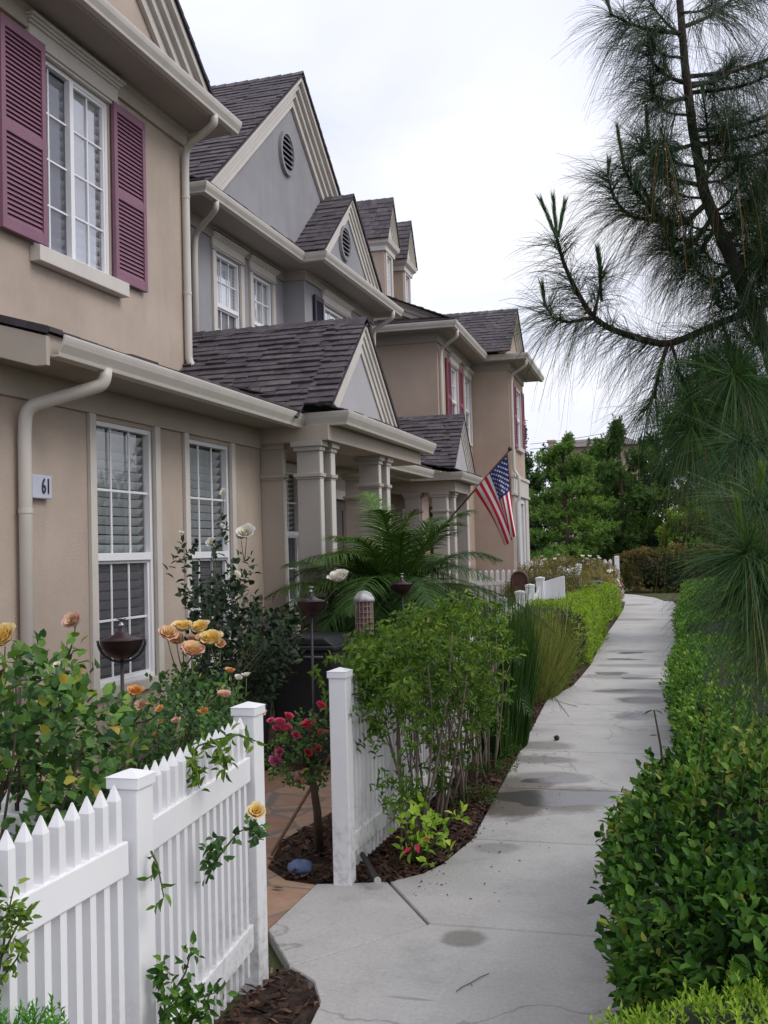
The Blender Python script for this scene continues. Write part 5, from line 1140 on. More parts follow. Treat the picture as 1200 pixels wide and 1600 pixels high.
# ------------------------------------------------------------------ pine on the right
def pine():
    D0 = 5.3
    t = thing('pine_tree', 'young long needled pine leaning over the path at the right with upright new candles', 'tree', (at(1330, 1292, d=D0+.6)*np.array([1, 1, 0])))
    tr = [(1345, 1330, 5.9), (1335, 1200, 5.9), (1300, 900, 5.75), (1262, 730, 5.6), (1215, 580, 5.4), (1170, 470, 5.3), (1128, 370, 5.3), (1100, 300, 5.3), (1082, 200, 5.3), (1070, 100, 5.3), (1062, 0, 5.3), (1058, -120, 5.3), (1050, -330, 5.3)]
    T = [at(*q[:2], d=q[2]) for q in tr]; T[0][2] = -.05; rr = [.065, .06, .054, .048, .043, .038, .032, .027, .023, .020, .017, .012, .006]
    MB().tube(T, rr, 12).build('trunk', BARK, t, smooth=True)
    B = []     # (pixel path, depths, radius, needles per metre, tint, flags)
    def br(path, d0, d1, r0=.018, dens=1.0, tm=.3, start=.05, down=.35): B.append((path, d0, d1, r0, dens, tm, start, down))
    br([(1175, 485), (1110, 511), (1045, 540), (1000, 530), (955, 515), (925, 496), (898, 450), (880, 410), (870, 372)], 5.3, 5.0, .022, 1.0, .25)
    br([(925, 496), (890, 504), (866, 499), (852, 478)], 5.05, 5.0, .009, 1.1)
    br([(928, 492), (936, 460), (939, 425)], 5.05, 5.1, .009, 1.1)
    br([(1042, 542), (1030, 580), (1022, 620), (1008, 642)], 5.15, 5.1, .011, .9); br([(1050, 540), (1062, 580), (1075, 620)], 5.2, 5.2, .008, .8); br([(1130, 508), (1150, 560), (1168, 600)], 5.3, 5.35, .009, .8)
    br([(1104, 318), (1062, 356), (1020, 332), (990, 295), (975, 262)], 5.3, 5.15, .016, 1.35, .3); br([(1030, 345), (985, 340), (958, 310), (950, 275)], 5.25, 5.2, .010, 1.2, .3)
    br([(1112, 340), (1085, 380), (1050, 372), (1035, 350)], 5.3, 5.4, .012, 1.2, .25); br([(1118, 355), (1090, 400), (1060, 400), (1040, 380)], 5.3, 5.15, .011, 1.2, .22)
    br([(1096, 290), (1050, 280), (1025, 250), (1012, 215)], 5.3, 5.4, .012, 1.2, .3); br([(1086, 225), (1050, 235), (1018, 250), (1000, 230)], 5.3, 5.2, .011, 1.1, .28)
    br([(1066, 52), (1020, 48), (985, 38), (955, 22)], 5.3, 5.1, .012, 1.0, .3); br([(1066, 60), (1035, 30), (1010, -5)], 5.3, 5.4, .010, 1.0, .3)
    br([(1074, 130), (1045, 122), (1020, 100), (1012, 72)], 5.3, 5.25, .011, 1.25, .25); br([(1076, 150), (1050, 160), (1022, 150), (1015, 120)], 5.3, 5.15, .010, 1.2, .25)
    br([(1068, 42), (1105, 28), (1150, -5), (1190, -30)], 5.3, 5.4, .012, .9, .3); br([(1076, 136), (1115, 128), (1160, 104), (1215, 92)], 5.3, 5.5, .012, .35, .3, .5)
    br([(1101, 302), (1110, 240), (1104, 190), (1100, 160)], 5.3, 5.2, .010, .8, .3, .0); br([(1135, 385), (1175, 310), (1215, 250), (1240, 200)], 5.3, 5.6, .014, 1.0, .35); br([(1120, 350), (1160, 330), (1190, 290), (1205, 250)], 5.3, 5.1, .010, 1.2, .4)
    br([(1150, 430), (1200, 400), (1240, 350)], 5.3, 5.0, .012, 1.2, .42); br([(1145, 420), (1120, 440), (1095, 430), (1075, 405)], 5.3, 5.5, .011, 1.1, .22); br([(1160, 455), (1190, 470), (1225, 450)], 5.3, 5.0, .010, 1.2, .4)
    for k_, (x0, y0) in enumerate(((1062, 20), (1068, 90), (1072, 130), (1078, 180), (1083, 215), (1090, 260), (1096, 285), (1104, 310), (1112, 335), (1122, 360), (1132, 385), (1145, 415), (1158, 445), (1170, 475))):
        for sd in ((-1,) if k_ % 2 else (1,)):      # short leafy side shoots all round the stem
            L_ = RG.uniform(35, 75); dz = RG.uniform(-.45, .45); br([(x0, y0), (x0+sd*L_*.5, y0-2), (x0+sd*L_*.85, y0-16), (x0+sd*L_*1.0, y0-42)], 5.3, 5.3+dz, .008, .8, .26, .15, .42)
    for (x0, y0, x1, y1) in ((1180, 490, 1225, 430), (1175, 480, 1150, 400), (1140, 400, 1195, 385), (1150, 430, 1185, 350), (1165, 470, 1120, 470), (1200, 545, 1160, 500), (1205, 560, 1240, 500), (1112, 335, 1165, 270), (1096, 285, 1140, 215), (1085, 230, 1135, 190)):
        br([(x0, y0), ((x0+x1)/2, (y0+y1)/2+14), (x1, y1+10), (x1-4, y1-22)], 5.3, RG.uniform(4.9, 5.8), .010, .9, .34, .1, .42)
    for i in range(16):     # the dense lower right side
        a = RG.random(); y0 = 575+190*a; x0 = np.interp(y0, [560, 800], [1215, 1290]); y1 = y0+RG.uniform(-70, 60); x1 = np.interp(y1, [540, 800], [1140, 1068])+RG.uniform(-18, 45)
        br([(x0, y0), ((x0+x1)/2, (y0+y1)/2+25), (x1, y1), (x1-18, y1-26)], 5.4, RG.uniform(4.6, 5.6), .012, 1.2, .46+.14*RG.random(), .15, .35)
    for i in range(12):     # the side away from the picture
        y0 = RG.uniform(0, 800); x0 = np.interp(y0, [q[1] for q in tr[::-1]], [q[0] for q in tr[::-1]]); br([(x0, y0), (x0+90, y0-10), (x0+190, y0-60)], 5.4, 5.4+RG.uniform(-.8, .8), .012, .5, .3)
    br([(1330, 930), (1250, 905), (1205, 880), (1160, 862)], 3.6, 3.3, .012, 2.0, .52, .2, .22); br([(1330, 960), (1270, 950), (1210, 925), (1168, 905)], 3.65, 3.35, .010, 1.9, .48, .2, .3)
    br([(1320, 880), (1260, 830), (1215, 800), (1170, 782)], 3.8, 3.55, .010, 1.3, .45, .4, .25); br([(1310, 800), (1250, 740), (1190, 700), (1150, 690)], 4.4, 4.1, .010, 1.3, .42, .3, .3); br([(1320, 1000), (1270, 1000), (1210, 985)], 3.7, 3.5, .010, 1.9, .45, .3, .4)
    wood = MB(); rb = Rib(); dd = Rib(); tipsl = []
    for path, d0, d1, r0, dens, tm, start, down in B:
        n = len(path); P = np.array([at(x, y, d=d0+(d1-d0)*i/(n-1)) for i, (x, y) in enumerate(path)])
        # smooth it
        s = np.linspace(0, 1, n); u = np.linspace(0, 1, 4*n); Q = np.stack([np.interp(u, s, P[:, j]) for j in range(3)], 1)
        for _ in range(2): Q[1:-1] = .25*Q[:-2]+.5*Q[1:-1]+.25*Q[2:]
        seg = np.linalg.norm(np.diff(Q, axis=0), axis=1); L = seg.sum(); wood.tube(list(Q), [r0*(1-.68*v) for v in u], 6)
        cum = np.concatenate([[0], np.cumsum(seg)])/L; N = int(1500*dens*L*(1-start)*.80)
        q = start+(1-start)*RG.random(N)**.75; C = np.stack([np.interp(q, cum, Q[:, j]) for j in range(3)], 1); Tn = unit(np.stack([np.interp(q, cum, np.gradient(Q[:, j])) for j in range(3)], 1))
        a, b = perp(Tn); ph = RG.random(N)*6.283; rad = a*np.cos(ph)[:, None]+b*np.sin(ph)[:, None]; rad[:, 2] -= .15
        D = Tn*RG.uniform(.35, .95, N)[:, None]+rad*RG.uniform(.5, .9, N)[:, None]
        nb = max(1, N//3); ib = np.repeat(np.arange(nb), 3); C, D = C[ib], D[ib]; N = len(C)      # fascicles of three
        Lb, db, tb = RG.uniform(.18, .34, nb)[ib], (down*RG.uniform(.2, 2.4, nb))[ib], RG.normal(0, .13, nb)[ib]; D = D*RG.uniform(.8, 1.2, (nb, 1))[ib]+RG.normal(0, .17, (nb, 3))[ib]+RG.normal(0, .075, (N, 3))
        rb.put(C, D, Lb*RG.uniform(.9, 1.05, N), RG.uniform(.0015, .0028, N), db, tm+tb, 4, taper=.4)
        kd = RG.random(N) < .02; dd.put(C[kd], D[kd], Lb[kd]*.8, .0022, 2.5, RG.random(kd.sum()), 4, taper=.5) if kd.sum() else None
        tipsl.append((Q[-1], Tn[np.argmax(q)], tm))
    wood.build('branches', BARK, t, smooth=True)
    rb.build('needles', L_PINE, t); dd.build('dry_needles', L_DRY, t)
    cand = [((870, 372), (845, 312), 5.0), ((870, 372), (864, 306), 5.0), ((872, 370), (882, 318), 5.0), ((852, 478), (847, 448), 5.0), ((939, 425), (934, 392), 5.1), ((975, 262), (964, 196), 5.15), ((950, 275), (951, 256), 5.2), ((1012, 215), (1010, 168), 5.4), ((955, 22), (945, -15), 5.1), ((1100, 160), (1098, 140), 5.2), ((1035, 350), (1000, 285), 5.3), ((1012, 72), (1024, 55), 5.25), ((1205, 250), (1200, 190), 5.1), ((990, 300), (994, 278), 5.15), ((940, 470), (935, 395), 5.12), ((1160, 862), (1152, 785), 3.35), ((1172, 900), (1178, 830), 3.4), ((1185, 782), (1190, 735), 3.6), ((1215, 640), (1195, 560), 4.6), ((1022, 345), (1020, 300), 5.2)]
    for (x0, y0), (x1, y1), d in cand:
        a = at(x0, y0, d=d); b = at(x1, y1, d=d); L = np.linalg.norm(b-a); m = MB(); m.tube([a, a*.4+b*.6, b], [.008, .006, .003], 6, t=.35); rc = Rib(); N = 260
        q = RG.random(N)**.8*.92; C = a+(b-a)*q[:, None]; ax = unit((b-a)[None])*np.ones((N, 1)); u_, w_ = perp(ax); ph = RG.random(N)*6.28
        D = ax+(u_*np.cos(ph)[:, None]+w_*np.sin(ph)[:, None])*.22; rc.put(C, D, RG.uniform(.03, .07, N), .0026, 0.0, (.60 if d > 4 else .85)+RG.normal(0, .12, N), 2)
        V = m.V; rc.V.append(np.array(V)); rc.F.append(np.array([f for f in m.F if len(f) == 4])+rc.n); rc.T.append(np.array(m.T)); rc.n += len(V)
        rc.build('candle', L_PINE, t)
pine()
# ------------------------------------------------------------------ garden objects
def torch(name, label, px, py, d, hw):
    c = at(px, py, d=d); s = hw*d/F*1.0; t = thing(name, label, 'garden torch', (c[0], c[1], 0), 'dark metal garden torches')
    x, y, z = c; r = s
    MB().tube([(x, y, -.05), (x, y, z-r*.92)], .0085, 8).build('pole', BLACKM, t, smooth=True)
    m = MB(); m.lathe([(r*.02, -r*.92), (r*.35, -r*.85), (r*.68, -r*.62), (r*.90, -r*.28), (r*.97, 0), (r*.99, r*.03), (r*.93, r*.03), (r*.85, -r*.25), (r*.6, -r*.55), (r*.02, -r*.8)], c, 28); b = m.build('bowl', COPPER, t, smooth=True)
    m = MB(); m.lathe([(r*.94, r*.02), (r*.93, r*.05), (r*.55, r*.17), (r*.34, r*.27), (r*.16, r*.42), (r*.13, r*.62), (r*.001, r*.63)], c, 28); m.build('lid', COPPER, t, smooth=True)
    m = MB(); m.lathe([(r*.12, r*.60), (r*.13, r*.72), (r*.07, r*.76), (r*.07, r*.9), (r*.22, r*.96), (r*.22, r*1.0), (r*.001, r*1.03)], c, 16); m.build('burner_cap', mat_plain('burner metal', (.3, .3, .3), .3, .1, 9, metal=.8) if 'burner metal' not in MATS else MATS['burner metal'], t, smooth=True)
    m = MB()
    for ph in (0.3,):
        pts = [(x+r*1.10*math.cos(a)*math.cos(ph), y+r*1.10*math.cos(a)*math.sin(ph), z+r*1.02*math.sin(a)*.98) for a in np.linspace(math.pi, 2*math.pi, 17)]; m.tube(pts, .006, 6)
    m.build('hoop', BLACKM, t, smooth=True)
torch('garden_torch', 'dark bowl shaped garden torch on a pole before the first window, the nearest one', 190, 1000, 4.8, 34)
torch('garden_torch', 'dark bowl shaped garden torch on a thin pole beside the white fence end post', 486, 940, 6.6, 23)
torch('garden_torch', 'small dark bowl garden torch standing in front of the palm fronds', 628, 913, 8.4, 17)
# bird feeder
c = at(569, 953, d=7.5); t = thing('bird_feeder', 'wire mesh bird feeder with a pale domed cap rising behind the leafy shrub', 'bird feeder', (c[0], c[1], 0)); x, y, z = c
MB().tube([(x, y, -.05), (x, y, z-.16)], .008, 7).build('pole', BLACKM, t, smooth=True)
MB().lathe([(.001, -.16), (.048, -.16), (.050, .06), (.001, .06)], c, 16).build('seed_tube', mat_plain('seed', (.20, .115, .09), .9, .5, 60), t)
m = MB()
for i in range(14): a = 6.283*i/14; m.tube([(x+.060*math.cos(a), y+.060*math.sin(a), z-.17), (x+.060*math.cos(a), y+.060*math.sin(a), z+.07)], .0035, 5)
for k in range(7): m.lathe([(.057, -.17+.038*k), (.064, -.168+.038*k), (.057, -.165+.038*k)], c, 16)
m.build('wire_cage', mat_plain('cage wire', (.33, .26, .24), .5, .2, 9, metal=.4), t)
MB().lathe([(.076, .06), (.070, .085), (.05, .115), (.025, .13), (.001, .135)], c, 20).build('cap', mat_plain('worn white cap', (.36, .36, .36), .5, .6, 22), t, smooth=True)
# bins
def bin_(x, y, w, d, h, label):
    t = thing('wheelie_bin', label, 'bin', (x, y, 0), 'black bins by the house')
    m = MB(); b = [(-w*.42, -d*.40), (w*.42, -d*.40), (w*.42, d*.40), (-w*.42, d*.40)]; tp = [(-w*.5, -d*.5), (w*.5, -d*.5), (w*.5, d*.5), (-w*.5, d*.5)]
    v = [(x+p[0], y+p[1], .05) for p in b]+[(x+p[0], y+p[1], h*.9) for p in tp]; m.add(v, [(3,2,1,0), (4,5,6,7)]+[(i, (i+1) % 4, 4+(i+1) % 4, 4+i) for i in range(4)])
    m.build('body', BINM, t, bevel=.02)
    m = MB(); m.box(x-w*.54, x+w*.54, y-d*.54, y+d*.54, h*.9, h*.94); m.prism([(x-w*.5, h*.94), (x+w*.5, h*.94), (x+w*.36, h), (x-w*.36, h)], 'y', y-d*.48, y+d*.5); m.build('lid', BINM, t, bevel=.012)
    MB().tube([(x-w*.4, y-d*.62, h*.86), (x+w*.4, y-d*.62, h*.86)], .014, 8).build('handle', BINM, t, smooth=True)
    for s in (-1, 1): MB().tube([(x+s*w*.36, y+d*.42, .09), (x+s*w*.46, y+d*.42, .09)], .09, 16).build('wheel', BLACKM, t)
bin_(-2.95, 7.85, .52, .60, .98, 'tall black lidded wheelie bin against the wall behind the garden torch')
bin_(-3.45, 7.35, .50, .55, .72, 'lower black bin half hidden by the dark rose leaves')
# blue stone, cone, twig, spotlight
m = MB(); rs = random.Random(5); c = at(470, 1362, z=0)
for i in range(9):
    for j in range(14):
        th = -math.pi/2+math.pi*i/8; ph = 2*math.pi*j/14; k = 1+.12*math.sin(3*ph+i)+.08*rs.random(); m.V.append((c[0]+.062*math.cos(th)*math.cos(ph)*k, c[1]+.05*math.cos(th)*math.sin(ph)*k, .022+.036*math.sin(th)*k)); m.T.append(.5)
m.F = [(i*14+j, i*14+(j+1) % 14, (i+1)*14+(j+1) % 14, (i+1)*14+j) for i in range(8) for j in range(14)]
tag(m.build('blue_stone', mat_plain('blue stone', (.12, .17, .30), .6, .35, 25, 60, .004), None, smooth=True), 'lumpy blue grey stone lying in the mulch by the standard rose', 'stone')
c = at(870, 1157, z=0); m = MB(); m.lathe([(.001, 0), (.018, .006), (.024, .02), (.018, .036), (.001, .045)], (c[0], c[1], 0), 10); tag(m.build('fallen_cone', mat_plain('dark cone', (.03, .022, .02), .8, .4, 60), None), 'small dark pine cone lying on the concrete path', 'pine cone')
P = [at(x, y, z=.006) for x, y in ((713, 1549), (722, 1542), (735, 1536), (750, 1527), (764, 1521))]; m = MB(); m.tube(P, .0016, 5); m.tube([P[2], at(738, 1540, z=.005)], .0012, 5)
tag(m.build('fallen_twig', TWIG, None), 'thin dry twig lying on the concrete path in the foreground', 'twig')
P = [at(x, y, z=.006) for x, y in ((856, 1092), (880, 1098), (902, 1104))]; tag(MB().tube(P, .0022, 5).build('fallen_twig', TWIG, None), 'straight dry twig on the path beside the reed clump', 'twig')
m = MB()
for k, (px, py) in enumerate(((436, 1388), (430, 1387))): c = at(px, py, z=.004); m.add([c+np.array([-.02, 0, 0]), c+np.array([0, -.012, .004]), c+np.array([.025, .003, .002]), c+np.array([0, .012, .003])], [(0, 1, 2, 3)])
tag(m.build('dead_leaf', TWIG, None, recalc=False), 'small dead leaf lying on the terracotta patio', 'leaf')
t = thing('garden_spotlight', 'dark tubular garden spotlight tilted beside the white end post', 'garden light', at(572, 1370, z=0)); a = at(566, 1335, z=.09); b = at(590, 1376, z=.045); d_ = (b-a)/np.linalg.norm(b-a)
MB().tube([a, b], .014, 14).build('body', BLACKM, t, smooth=False); MB().tube([b-d_*.004, b+d_*.005], .017, 16).build('rim', mat_plain('pale rim', (.5, .5, .48), .4), t); MB().tube([(a[0]*.5+b[0]*.5, a[1]*.5+b[1]*.5, -.05), a*.5+b*.5], .008, 6).build('stake', BLACKM, t)
# flag
def flag_():
    B0 = at(693, 822, d=17.4); tip = at(797, 702, d=16.2); t = thing('flag', 'American flag hanging from a slanted pole fixed to the far porch', 'flag', B0)
    MB().tube([B0, tip], .014, 8).build('pole', mat_plain('brown pole', (.16, .085, .05), .5, .15, 5), t, smooth=True)
    MB().lathe([(.001, -.03), (.03, -.01), (.034, .01), (.02, .035), (.001, .045)], tip, 12).build('finial', BLACKM, t, smooth=True)
    d = (tip-B0)/np.linalg.norm(tip-B0); TH = at(793, 709, d=16.25); LH = at(741, 766, d=16.25+1.2*(97-33)/ (97)*.55); TF = at(804, 832, d=16.35); LF = at(792, 851, d=16.5)
    def S(a, b):      # a along the fly, b from the tip side to the house side
        p = (TH*(1-b)+LH*b)*(1-a)+(TF*(1-b)+LF*b)*a; w = a**.8; r = BF
        p = p+r*(.10*w*math.sin(b*13+a*2.0)+.04*w*math.sin(b*27+1))+BR*(.030*w*math.sin(b*11+.8)+.05*math.sin(math.pi*a)*(b-.2)); p = p-np.array([0, 0, .03*w*math.sin(b*9)]); return p
    na, nb = 30, 39; me = bpy.data.meshes.new('cloth'); V = [S(i/na, j/nb) for i in range(na+1) for j in range(nb+1)]; o_ = np.mean(V, 0)
    Fs = [(i*(nb+1)+j, (i+1)*(nb+1)+j, (i+1)*(nb+1)+j+1, i*(nb+1)+j+1) for i in range(na) for j in range(nb)]
    nq = len(Fs)
    for r_ in range(9):
        for c_ in range(6 if r_ % 2 == 0 else 5):
            a = .42*(c_*2+1+(r_ % 2))/12; b = 7/13*(r_+1)/10; p = S(a, b); e1 = S(a+.01, b)-p; e2 = S(a, b+.01)-p; e1 = e1/np.linalg.norm(e1); n_ = np.cross(e1, e2); n_ /= np.linalg.norm(n_); e2 = np.cross(n_, e1)
            for sg in (-1, 1):
                q = p+n_*.006*sg; pts = [q+(e1*math.cos(1.5708+h*.62832)+e2*math.sin(1.5708+h*.62832))*(.021 if h % 2 == 0 else .009) for h in range(10)]; s0 = len(V); V += pts+[q]; Fs += [(s0+h, s0+(h+1) % 10, s0+10) for h in range(10)]
    me.from_pydata([tuple(v-o_) for v in V], [], Fs); mw = mat_plain('white cloth', (.84, .84, .86), .8, .04, 3)
    o = finish('cloth', me, mat_plain('red cloth', (.68, .022, .04), .8, .08, 3), t, o_, True); me.materials.append(mw); me.materials.append(mat_plain('blue cloth', (.035, .05, .22), .8, .08, 3))
    k = 0
    for i in range(na):
        for j in range(nb):
            st_ = j//3; me.polygons[k].material_index = 2 if (st_ < 7 and i < na*.42) else (0 if st_ % 2 == 0 else 1); k += 1
    for k in range(nq, len(Fs)): me.polygons[k].material_index = 1; me.polygons[k].use_smooth = False
flag_()
# things beyond the fences
t = thing('grill', 'dark covered grill behind the far white fence beside the tan house corner', 'grill', (at(843, 895, d=27)*np.array([1, 1, 0]))); x, y = t.location.x, t.location.y
MB().prism([(x-.28, .05), (x+.28, .05), (x+.32, .85), (x+.26, 1.12), (x-.2, 1.18), (x-.32, .85)], 'y', y-.25, y+.25).build('cover', BINM, t, bevel=.06); MB().box(x-.22, x+.22, y-.2, y+.2, 0, .049).build('foot', BLACKM, t)
c = at(812, 905, d=17.8); t = thing('arched_chair', 'dark brown round topped chair back between the white pickets', 'chair', (c[0], c[1], 0)); x, y, z = c; m = MB(); w = .085
pts = [(x-w*1.5, y, .45)]+[(x+w*1.5*math.cos(a), y, z-.02+w*1.6*math.sin(a)) for a in np.linspace(math.pi, 0, 13)]+[(x+w*1.5, y, .45)]; m.tube(pts, .028, 8); m.build('back_rim', mat_plain('brown wicker', (.09, .04, .03), .6, .3, 30), t, smooth=True)
MB().prism([(x-w*1.3, .46)]+[(x+w*1.3*math.cos(a), z-.02+w*1.4*math.sin(a)) for a in np.linspace(math.pi, 0, 9)]+[(x+w*1.3, .46)], 'y', y-.012, y+.012).build('back', MATS['brown wicker'], t); MB().box(x-.2, x+.2, y-.4, y+.02, .40, .449).build('seat', MATS['brown wicker'], t)
for sx in (-.17, .17):
    for sy in (-.36, -.02): MB().box(x+sx-.02, x+sx+.02, y+sy-.02, y+sy+.02, 0, .399).build('leg', MATS['brown wicker'], t)
c = at(925, 930, d=25.5); x, y = c[0], c[1]; t = thing('utility_box', 'small dark grey utility box behind the lime hedges', 'utility box', (x, y, 0))
MB().box(x-.21, x+.21, y-.2, y+.2, 0, .74).build('cabinet', mat_plain('grey cabinet', (.10, .11, .12), .5, .1, 4), t, bevel=.01); MB().prism([(x-.24, .741), (x+.24, .741), (x+.22, .80), (x-.22, .80)], 'y', y-.23, y+.23).build('lid', MATS['grey cabinet'], t, bevel=.01)

# ------------------------------------------------------------------ background planting
def shrub(name, label, c, a, b, h, lm, dens=160, L=.06, W_=.035, flowers=(), cat='shrub', group=None, tm=.42, e=2.4, amp=.10, k=6, up=.4):
    t = hedge(name, label, c, a, b, h, dens, k, L, W_, lm, .12, False, None, e, group, amp, 2.6, tm, inner=.72, cat=cat, up_bias=up)
    for mt, n, r in flowers:
        P, N = box_surface(n, a*1.02, b*1.02, h*.6, e); P = P+np.array([c[0], c[1], h*.42]); P[:, 2] = np.maximum(P[:, 2], .1)
        for p, q in zip(P, N): bloom(t, p+q*.04, r, mt, up=q+np.array([0, 0, .5]), rings=2)
    return t
shrub('flower_shrub', 'brownish flowering shrub with a few pale blooms behind the white fence end', (-2.95, 20.6), .75, 2.2, 1.28, L_BROWN, 190, .05, .02, ((F_WHITE, 10, .045), (F_HOT, 5, .04)), group='flowering shrubs at the bend')
shrub('flower_shrub', 'pale pink rose shrub in full bloom at the far end of the path', (-3.15, 29.5), .8, 1.0, 1.18, L_BROWN, 130, .06, .035, ((F_WHITE, 26, .06), (F_HOT, 18, .055)), group='flowering shrubs at the bend')
shrub('flower_shrub', 'white rose shrub beside the far picket fence', (-4.2, 33.5), 1.3, .8, 1.38, L_BROWN, 110, .07, .04, ((F_WHITE, 34, .07),), group='flowering shrubs at the bend')
shrub('flower_shrub', 'small yellowish shrub behind the second lime hedge', (-2.75, 27.6), .5, .7, .95, L_GRASS if False else L_BROWN, 170, .06, .03, ((F_WHITE, 6, .04),), group='flowering shrubs at the bend', tm=.75)
shrub('red_hedge', 'reddish brown hedge across the end of the path where it bends away', (.2, 39.6), 3.7, 1.2, 1.45, L_REDH, 120, .10, .06, cat='hedge', e=4, amp=.14)
shrub('round_shrub', 'bright green rounded shrub beyond the far white picket fence', (-6.0, 39.0), 1.25, 1.0, 1.45, L_HEDGE, 90, .10, .06, cat='shrub', tm=.35)
shrub('yellow_shrub', 'yellow green billowing shrub behind the reddish hedge', (-.75, 45.5), 1.15, 1.3, 3.2, L_LIME, 80, .13, .07, cat='shrub', tm=.12, amp=.25)
shrub('yellow_shrub', 'taller yellow green shrub behind the reddish hedge near the pine', (1.25, 45.0), 1.4, 1.5, 4.3, L_LIME, 80, .13, .07, cat='shrub', tm=.08, amp=.25)
def tree(name, label, x, y, h, rw, z0, lm, n=520, k=14, L=.15, W_=.10, tm=.42, lob=9, seed=1, group='trees beyond the path', cone=False):
    rg = np.random.default_rng(seed); t = thing(name, label, 'tree', (x, y, 0), group)
    MB().tube([(x, y, -.1), (x+.05, y, h*.35), (x-.03, y, h*.7), (x, y, h*.93)], [.11*h/5, .09*h/5, .05*h/5, .015], 9).build('trunk', TWIG, t, smooth=True)
    cen = []; m = MB()
    for i in range(lob):
        f = (i+.5)/lob; z = z0+(h-z0)*f; rr = rw*(math.sin(math.pi*min(1, f*.75+.22))**.8 if not cone else (1-f)*.95+.08); a = i*2.4+rg.normal(0, .4); q = rr*rg.uniform(.30, .62)
        c = np.array([x+q*math.cos(a), y+q*math.sin(a), z]); cen.append((c, rr*rg.uniform(.5, .72), (h-z0)/lob*rg.uniform(1.0, 1.6))); m.tube(curve((x, y, max(.4, z-.25*rw-.3)), c, (0, 0, .1), 5), [.035, .028, .02, .014, .008], 6)
    m.build('limbs', TWIG, t, smooth=True); lv = Leaves()
    for c, r, hz in cen:
        nn = n//lob; d = unit(rg.normal(size=(nn, 3))); rad = rg.random(nn)**.45; P = c+d*rad[:, None]*np.array([r, r, hz]); P[:, 2] = np.maximum(P[:, 2], z0*.7)
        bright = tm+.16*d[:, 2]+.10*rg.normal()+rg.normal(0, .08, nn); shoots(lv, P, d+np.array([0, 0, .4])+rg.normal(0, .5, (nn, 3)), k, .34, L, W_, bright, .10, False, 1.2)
    lv.build('crown', lm, t); return t
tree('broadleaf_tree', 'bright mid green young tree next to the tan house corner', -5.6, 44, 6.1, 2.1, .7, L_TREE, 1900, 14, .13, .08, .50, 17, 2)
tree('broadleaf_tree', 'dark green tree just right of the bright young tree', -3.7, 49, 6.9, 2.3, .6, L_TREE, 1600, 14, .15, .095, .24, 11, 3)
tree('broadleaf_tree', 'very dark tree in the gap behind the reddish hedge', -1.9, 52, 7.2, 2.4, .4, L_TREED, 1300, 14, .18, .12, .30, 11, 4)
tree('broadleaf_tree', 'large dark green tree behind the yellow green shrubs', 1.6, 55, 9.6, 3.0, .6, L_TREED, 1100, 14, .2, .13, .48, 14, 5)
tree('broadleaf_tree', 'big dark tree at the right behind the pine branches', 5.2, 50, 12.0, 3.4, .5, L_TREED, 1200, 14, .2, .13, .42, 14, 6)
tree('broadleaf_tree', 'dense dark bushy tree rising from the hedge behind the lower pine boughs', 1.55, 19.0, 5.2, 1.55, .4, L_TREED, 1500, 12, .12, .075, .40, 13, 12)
tree('conifer_tree', 'slim dark conifer rising behind the far house corner', -10.2, 62, 9.6, 1.5, .4, L_TREED, 700, 12, .2, .11, .4, 13, 7, cone=True)
tree('broadleaf_tree', 'olive green tree in the gap between the dark trees below the distant roof', -5.6, 57, 6.8, 2.4, .6, L_TREE, 800, 14, .19, .12, .2, 11, 8)
tree('broadleaf_tree', 'low dark tree filling in behind the bright young tree', -8.4, 52, 5.6, 1.9, .4, L_TREED, 700, 14, .19, .12, .4, 10, 9)
tree('broadleaf_tree', 'dark tree far right behind the pine trunk', 10.5, 46, 11, 3.4, .5, L_TREED, 900, 14, .22, .14, .4, 12, 10)
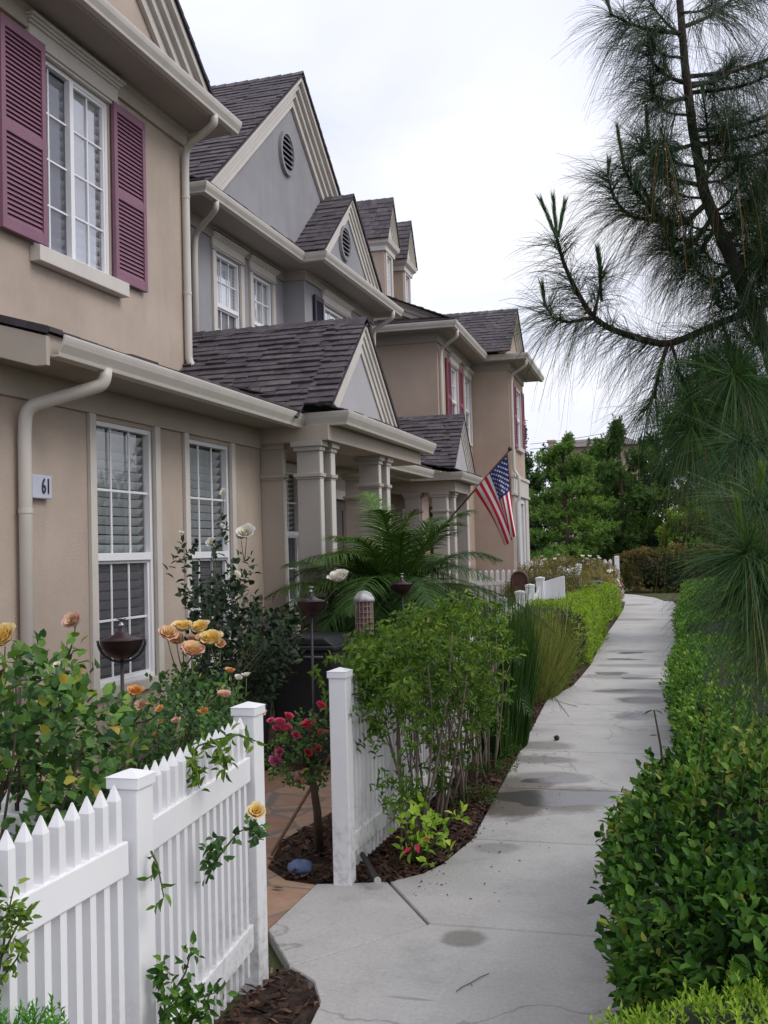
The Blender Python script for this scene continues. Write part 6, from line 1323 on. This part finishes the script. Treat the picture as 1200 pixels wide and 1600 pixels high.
# far wood, low hill, distant house, power lines
n = 4200; P = np.stack([RG.uniform(-34, 46, n), RG.uniform(66, 74, n), np.zeros(n)], 1); P[:, 2] = RG.random(n)**.8*(7.7+.4*np.sin(P[:, 0]*.6)+.5*np.sin(P[:, 0]*1.7)); lv = Leaves(); shoots(lv, P, np.stack([RG.normal(0, .5, n), RG.normal(-.5, .4, n), np.ones(n)*.6], 1), 12, .6, .36, .24, .4, .16, False, 1.2)
tag(lv.build('far_wood', L_TREED), 'dark green wooded belt closing the view behind the nearer trees', 'wood', kind='stuff')
xs = np.linspace(-160, 160, 33); ys = np.linspace(76, 260, 19); V = [(x, y, -.3+4.2*min(1, max(0, (y-76)/40))+1.2*math.sin(x*.03)*min(1, (y-76)/40)) for y in ys for x in xs]
o = arrays_mesh('hill', V, [np.array([(j*33+i, j*33+i+1, (j+1)*33+i+1, (j+1)*33+i) for j in range(18) for i in range(32)])], [.3]*len(V), GROUND); o['kind'] = 'structure'
H4 = thing('distant_house', 'distant house on the rise with a grey brown hipped roof and two pale chimneys', 'house', (-10.0, 100, 3.6)); D_ = 100
cx = at(928, 700, y=D_)[0]; zr = at(928, 686, y=D_)[2]; ze = at(928, 704, y=D_)[2]; x0 = at(862, 704, y=D_)[0]; x1 = at(1010, 704, y=D_)[0]; xa = at(895, 688, y=D_)[0]; xb = at(975, 684, y=D_)[0]
MB().box(x0+.4, x1-.4, D_-4, D_+4, 0, ze+.05).build('wall', TAN2, H4); m = MB()
m.add([(x0, D_-4.6, ze), (x1, D_-4.6, ze), (x1, D_+4.6, ze), (x0, D_+4.6, ze), (xa, D_, zr), (xb, D_, zr+.1)], [(0, 1, 5, 4), (2, 3, 4, 5), (1, 2, 5), (3, 0, 4), (3, 2, 1, 0)], .5); m.build('roof', mat_plain('grey brown tile', (.16, .13, .125), .9, .2, 1.5, 3, .03), H4)
for px, w, pt in ((862, 10, 688), (963, 16, 675)):
    xc = at(px, 690, y=D_-1)[0]; hw = w/2*D_/F; zt = at(px, pt, y=D_-1)[2]; m = MB(); m.box(xc-hw, xc+hw, D_-1-hw, D_-1+hw, ze-2.5, zt-.25); m.box(xc-hw-.1, xc+hw+.1, D_-1.1-hw, D_-.9+hw, zt-.25, zt); m.build('chimney', TAN2, H4)
for k, (a, b) in enumerate((((828, 694), (1060, 648)), ((828, 702), (1060, 656)))):
    o = MB().tube(curve(at(*a, d=85), at(*b, d=85), (0, 0, -.3), 9), .022, 5).build('power_line', WIRE, None); tag(o, ('upper' if k == 0 else 'lower')+' thin power line crossing the pale sky above the distant roof', 'wire', 'power lines')
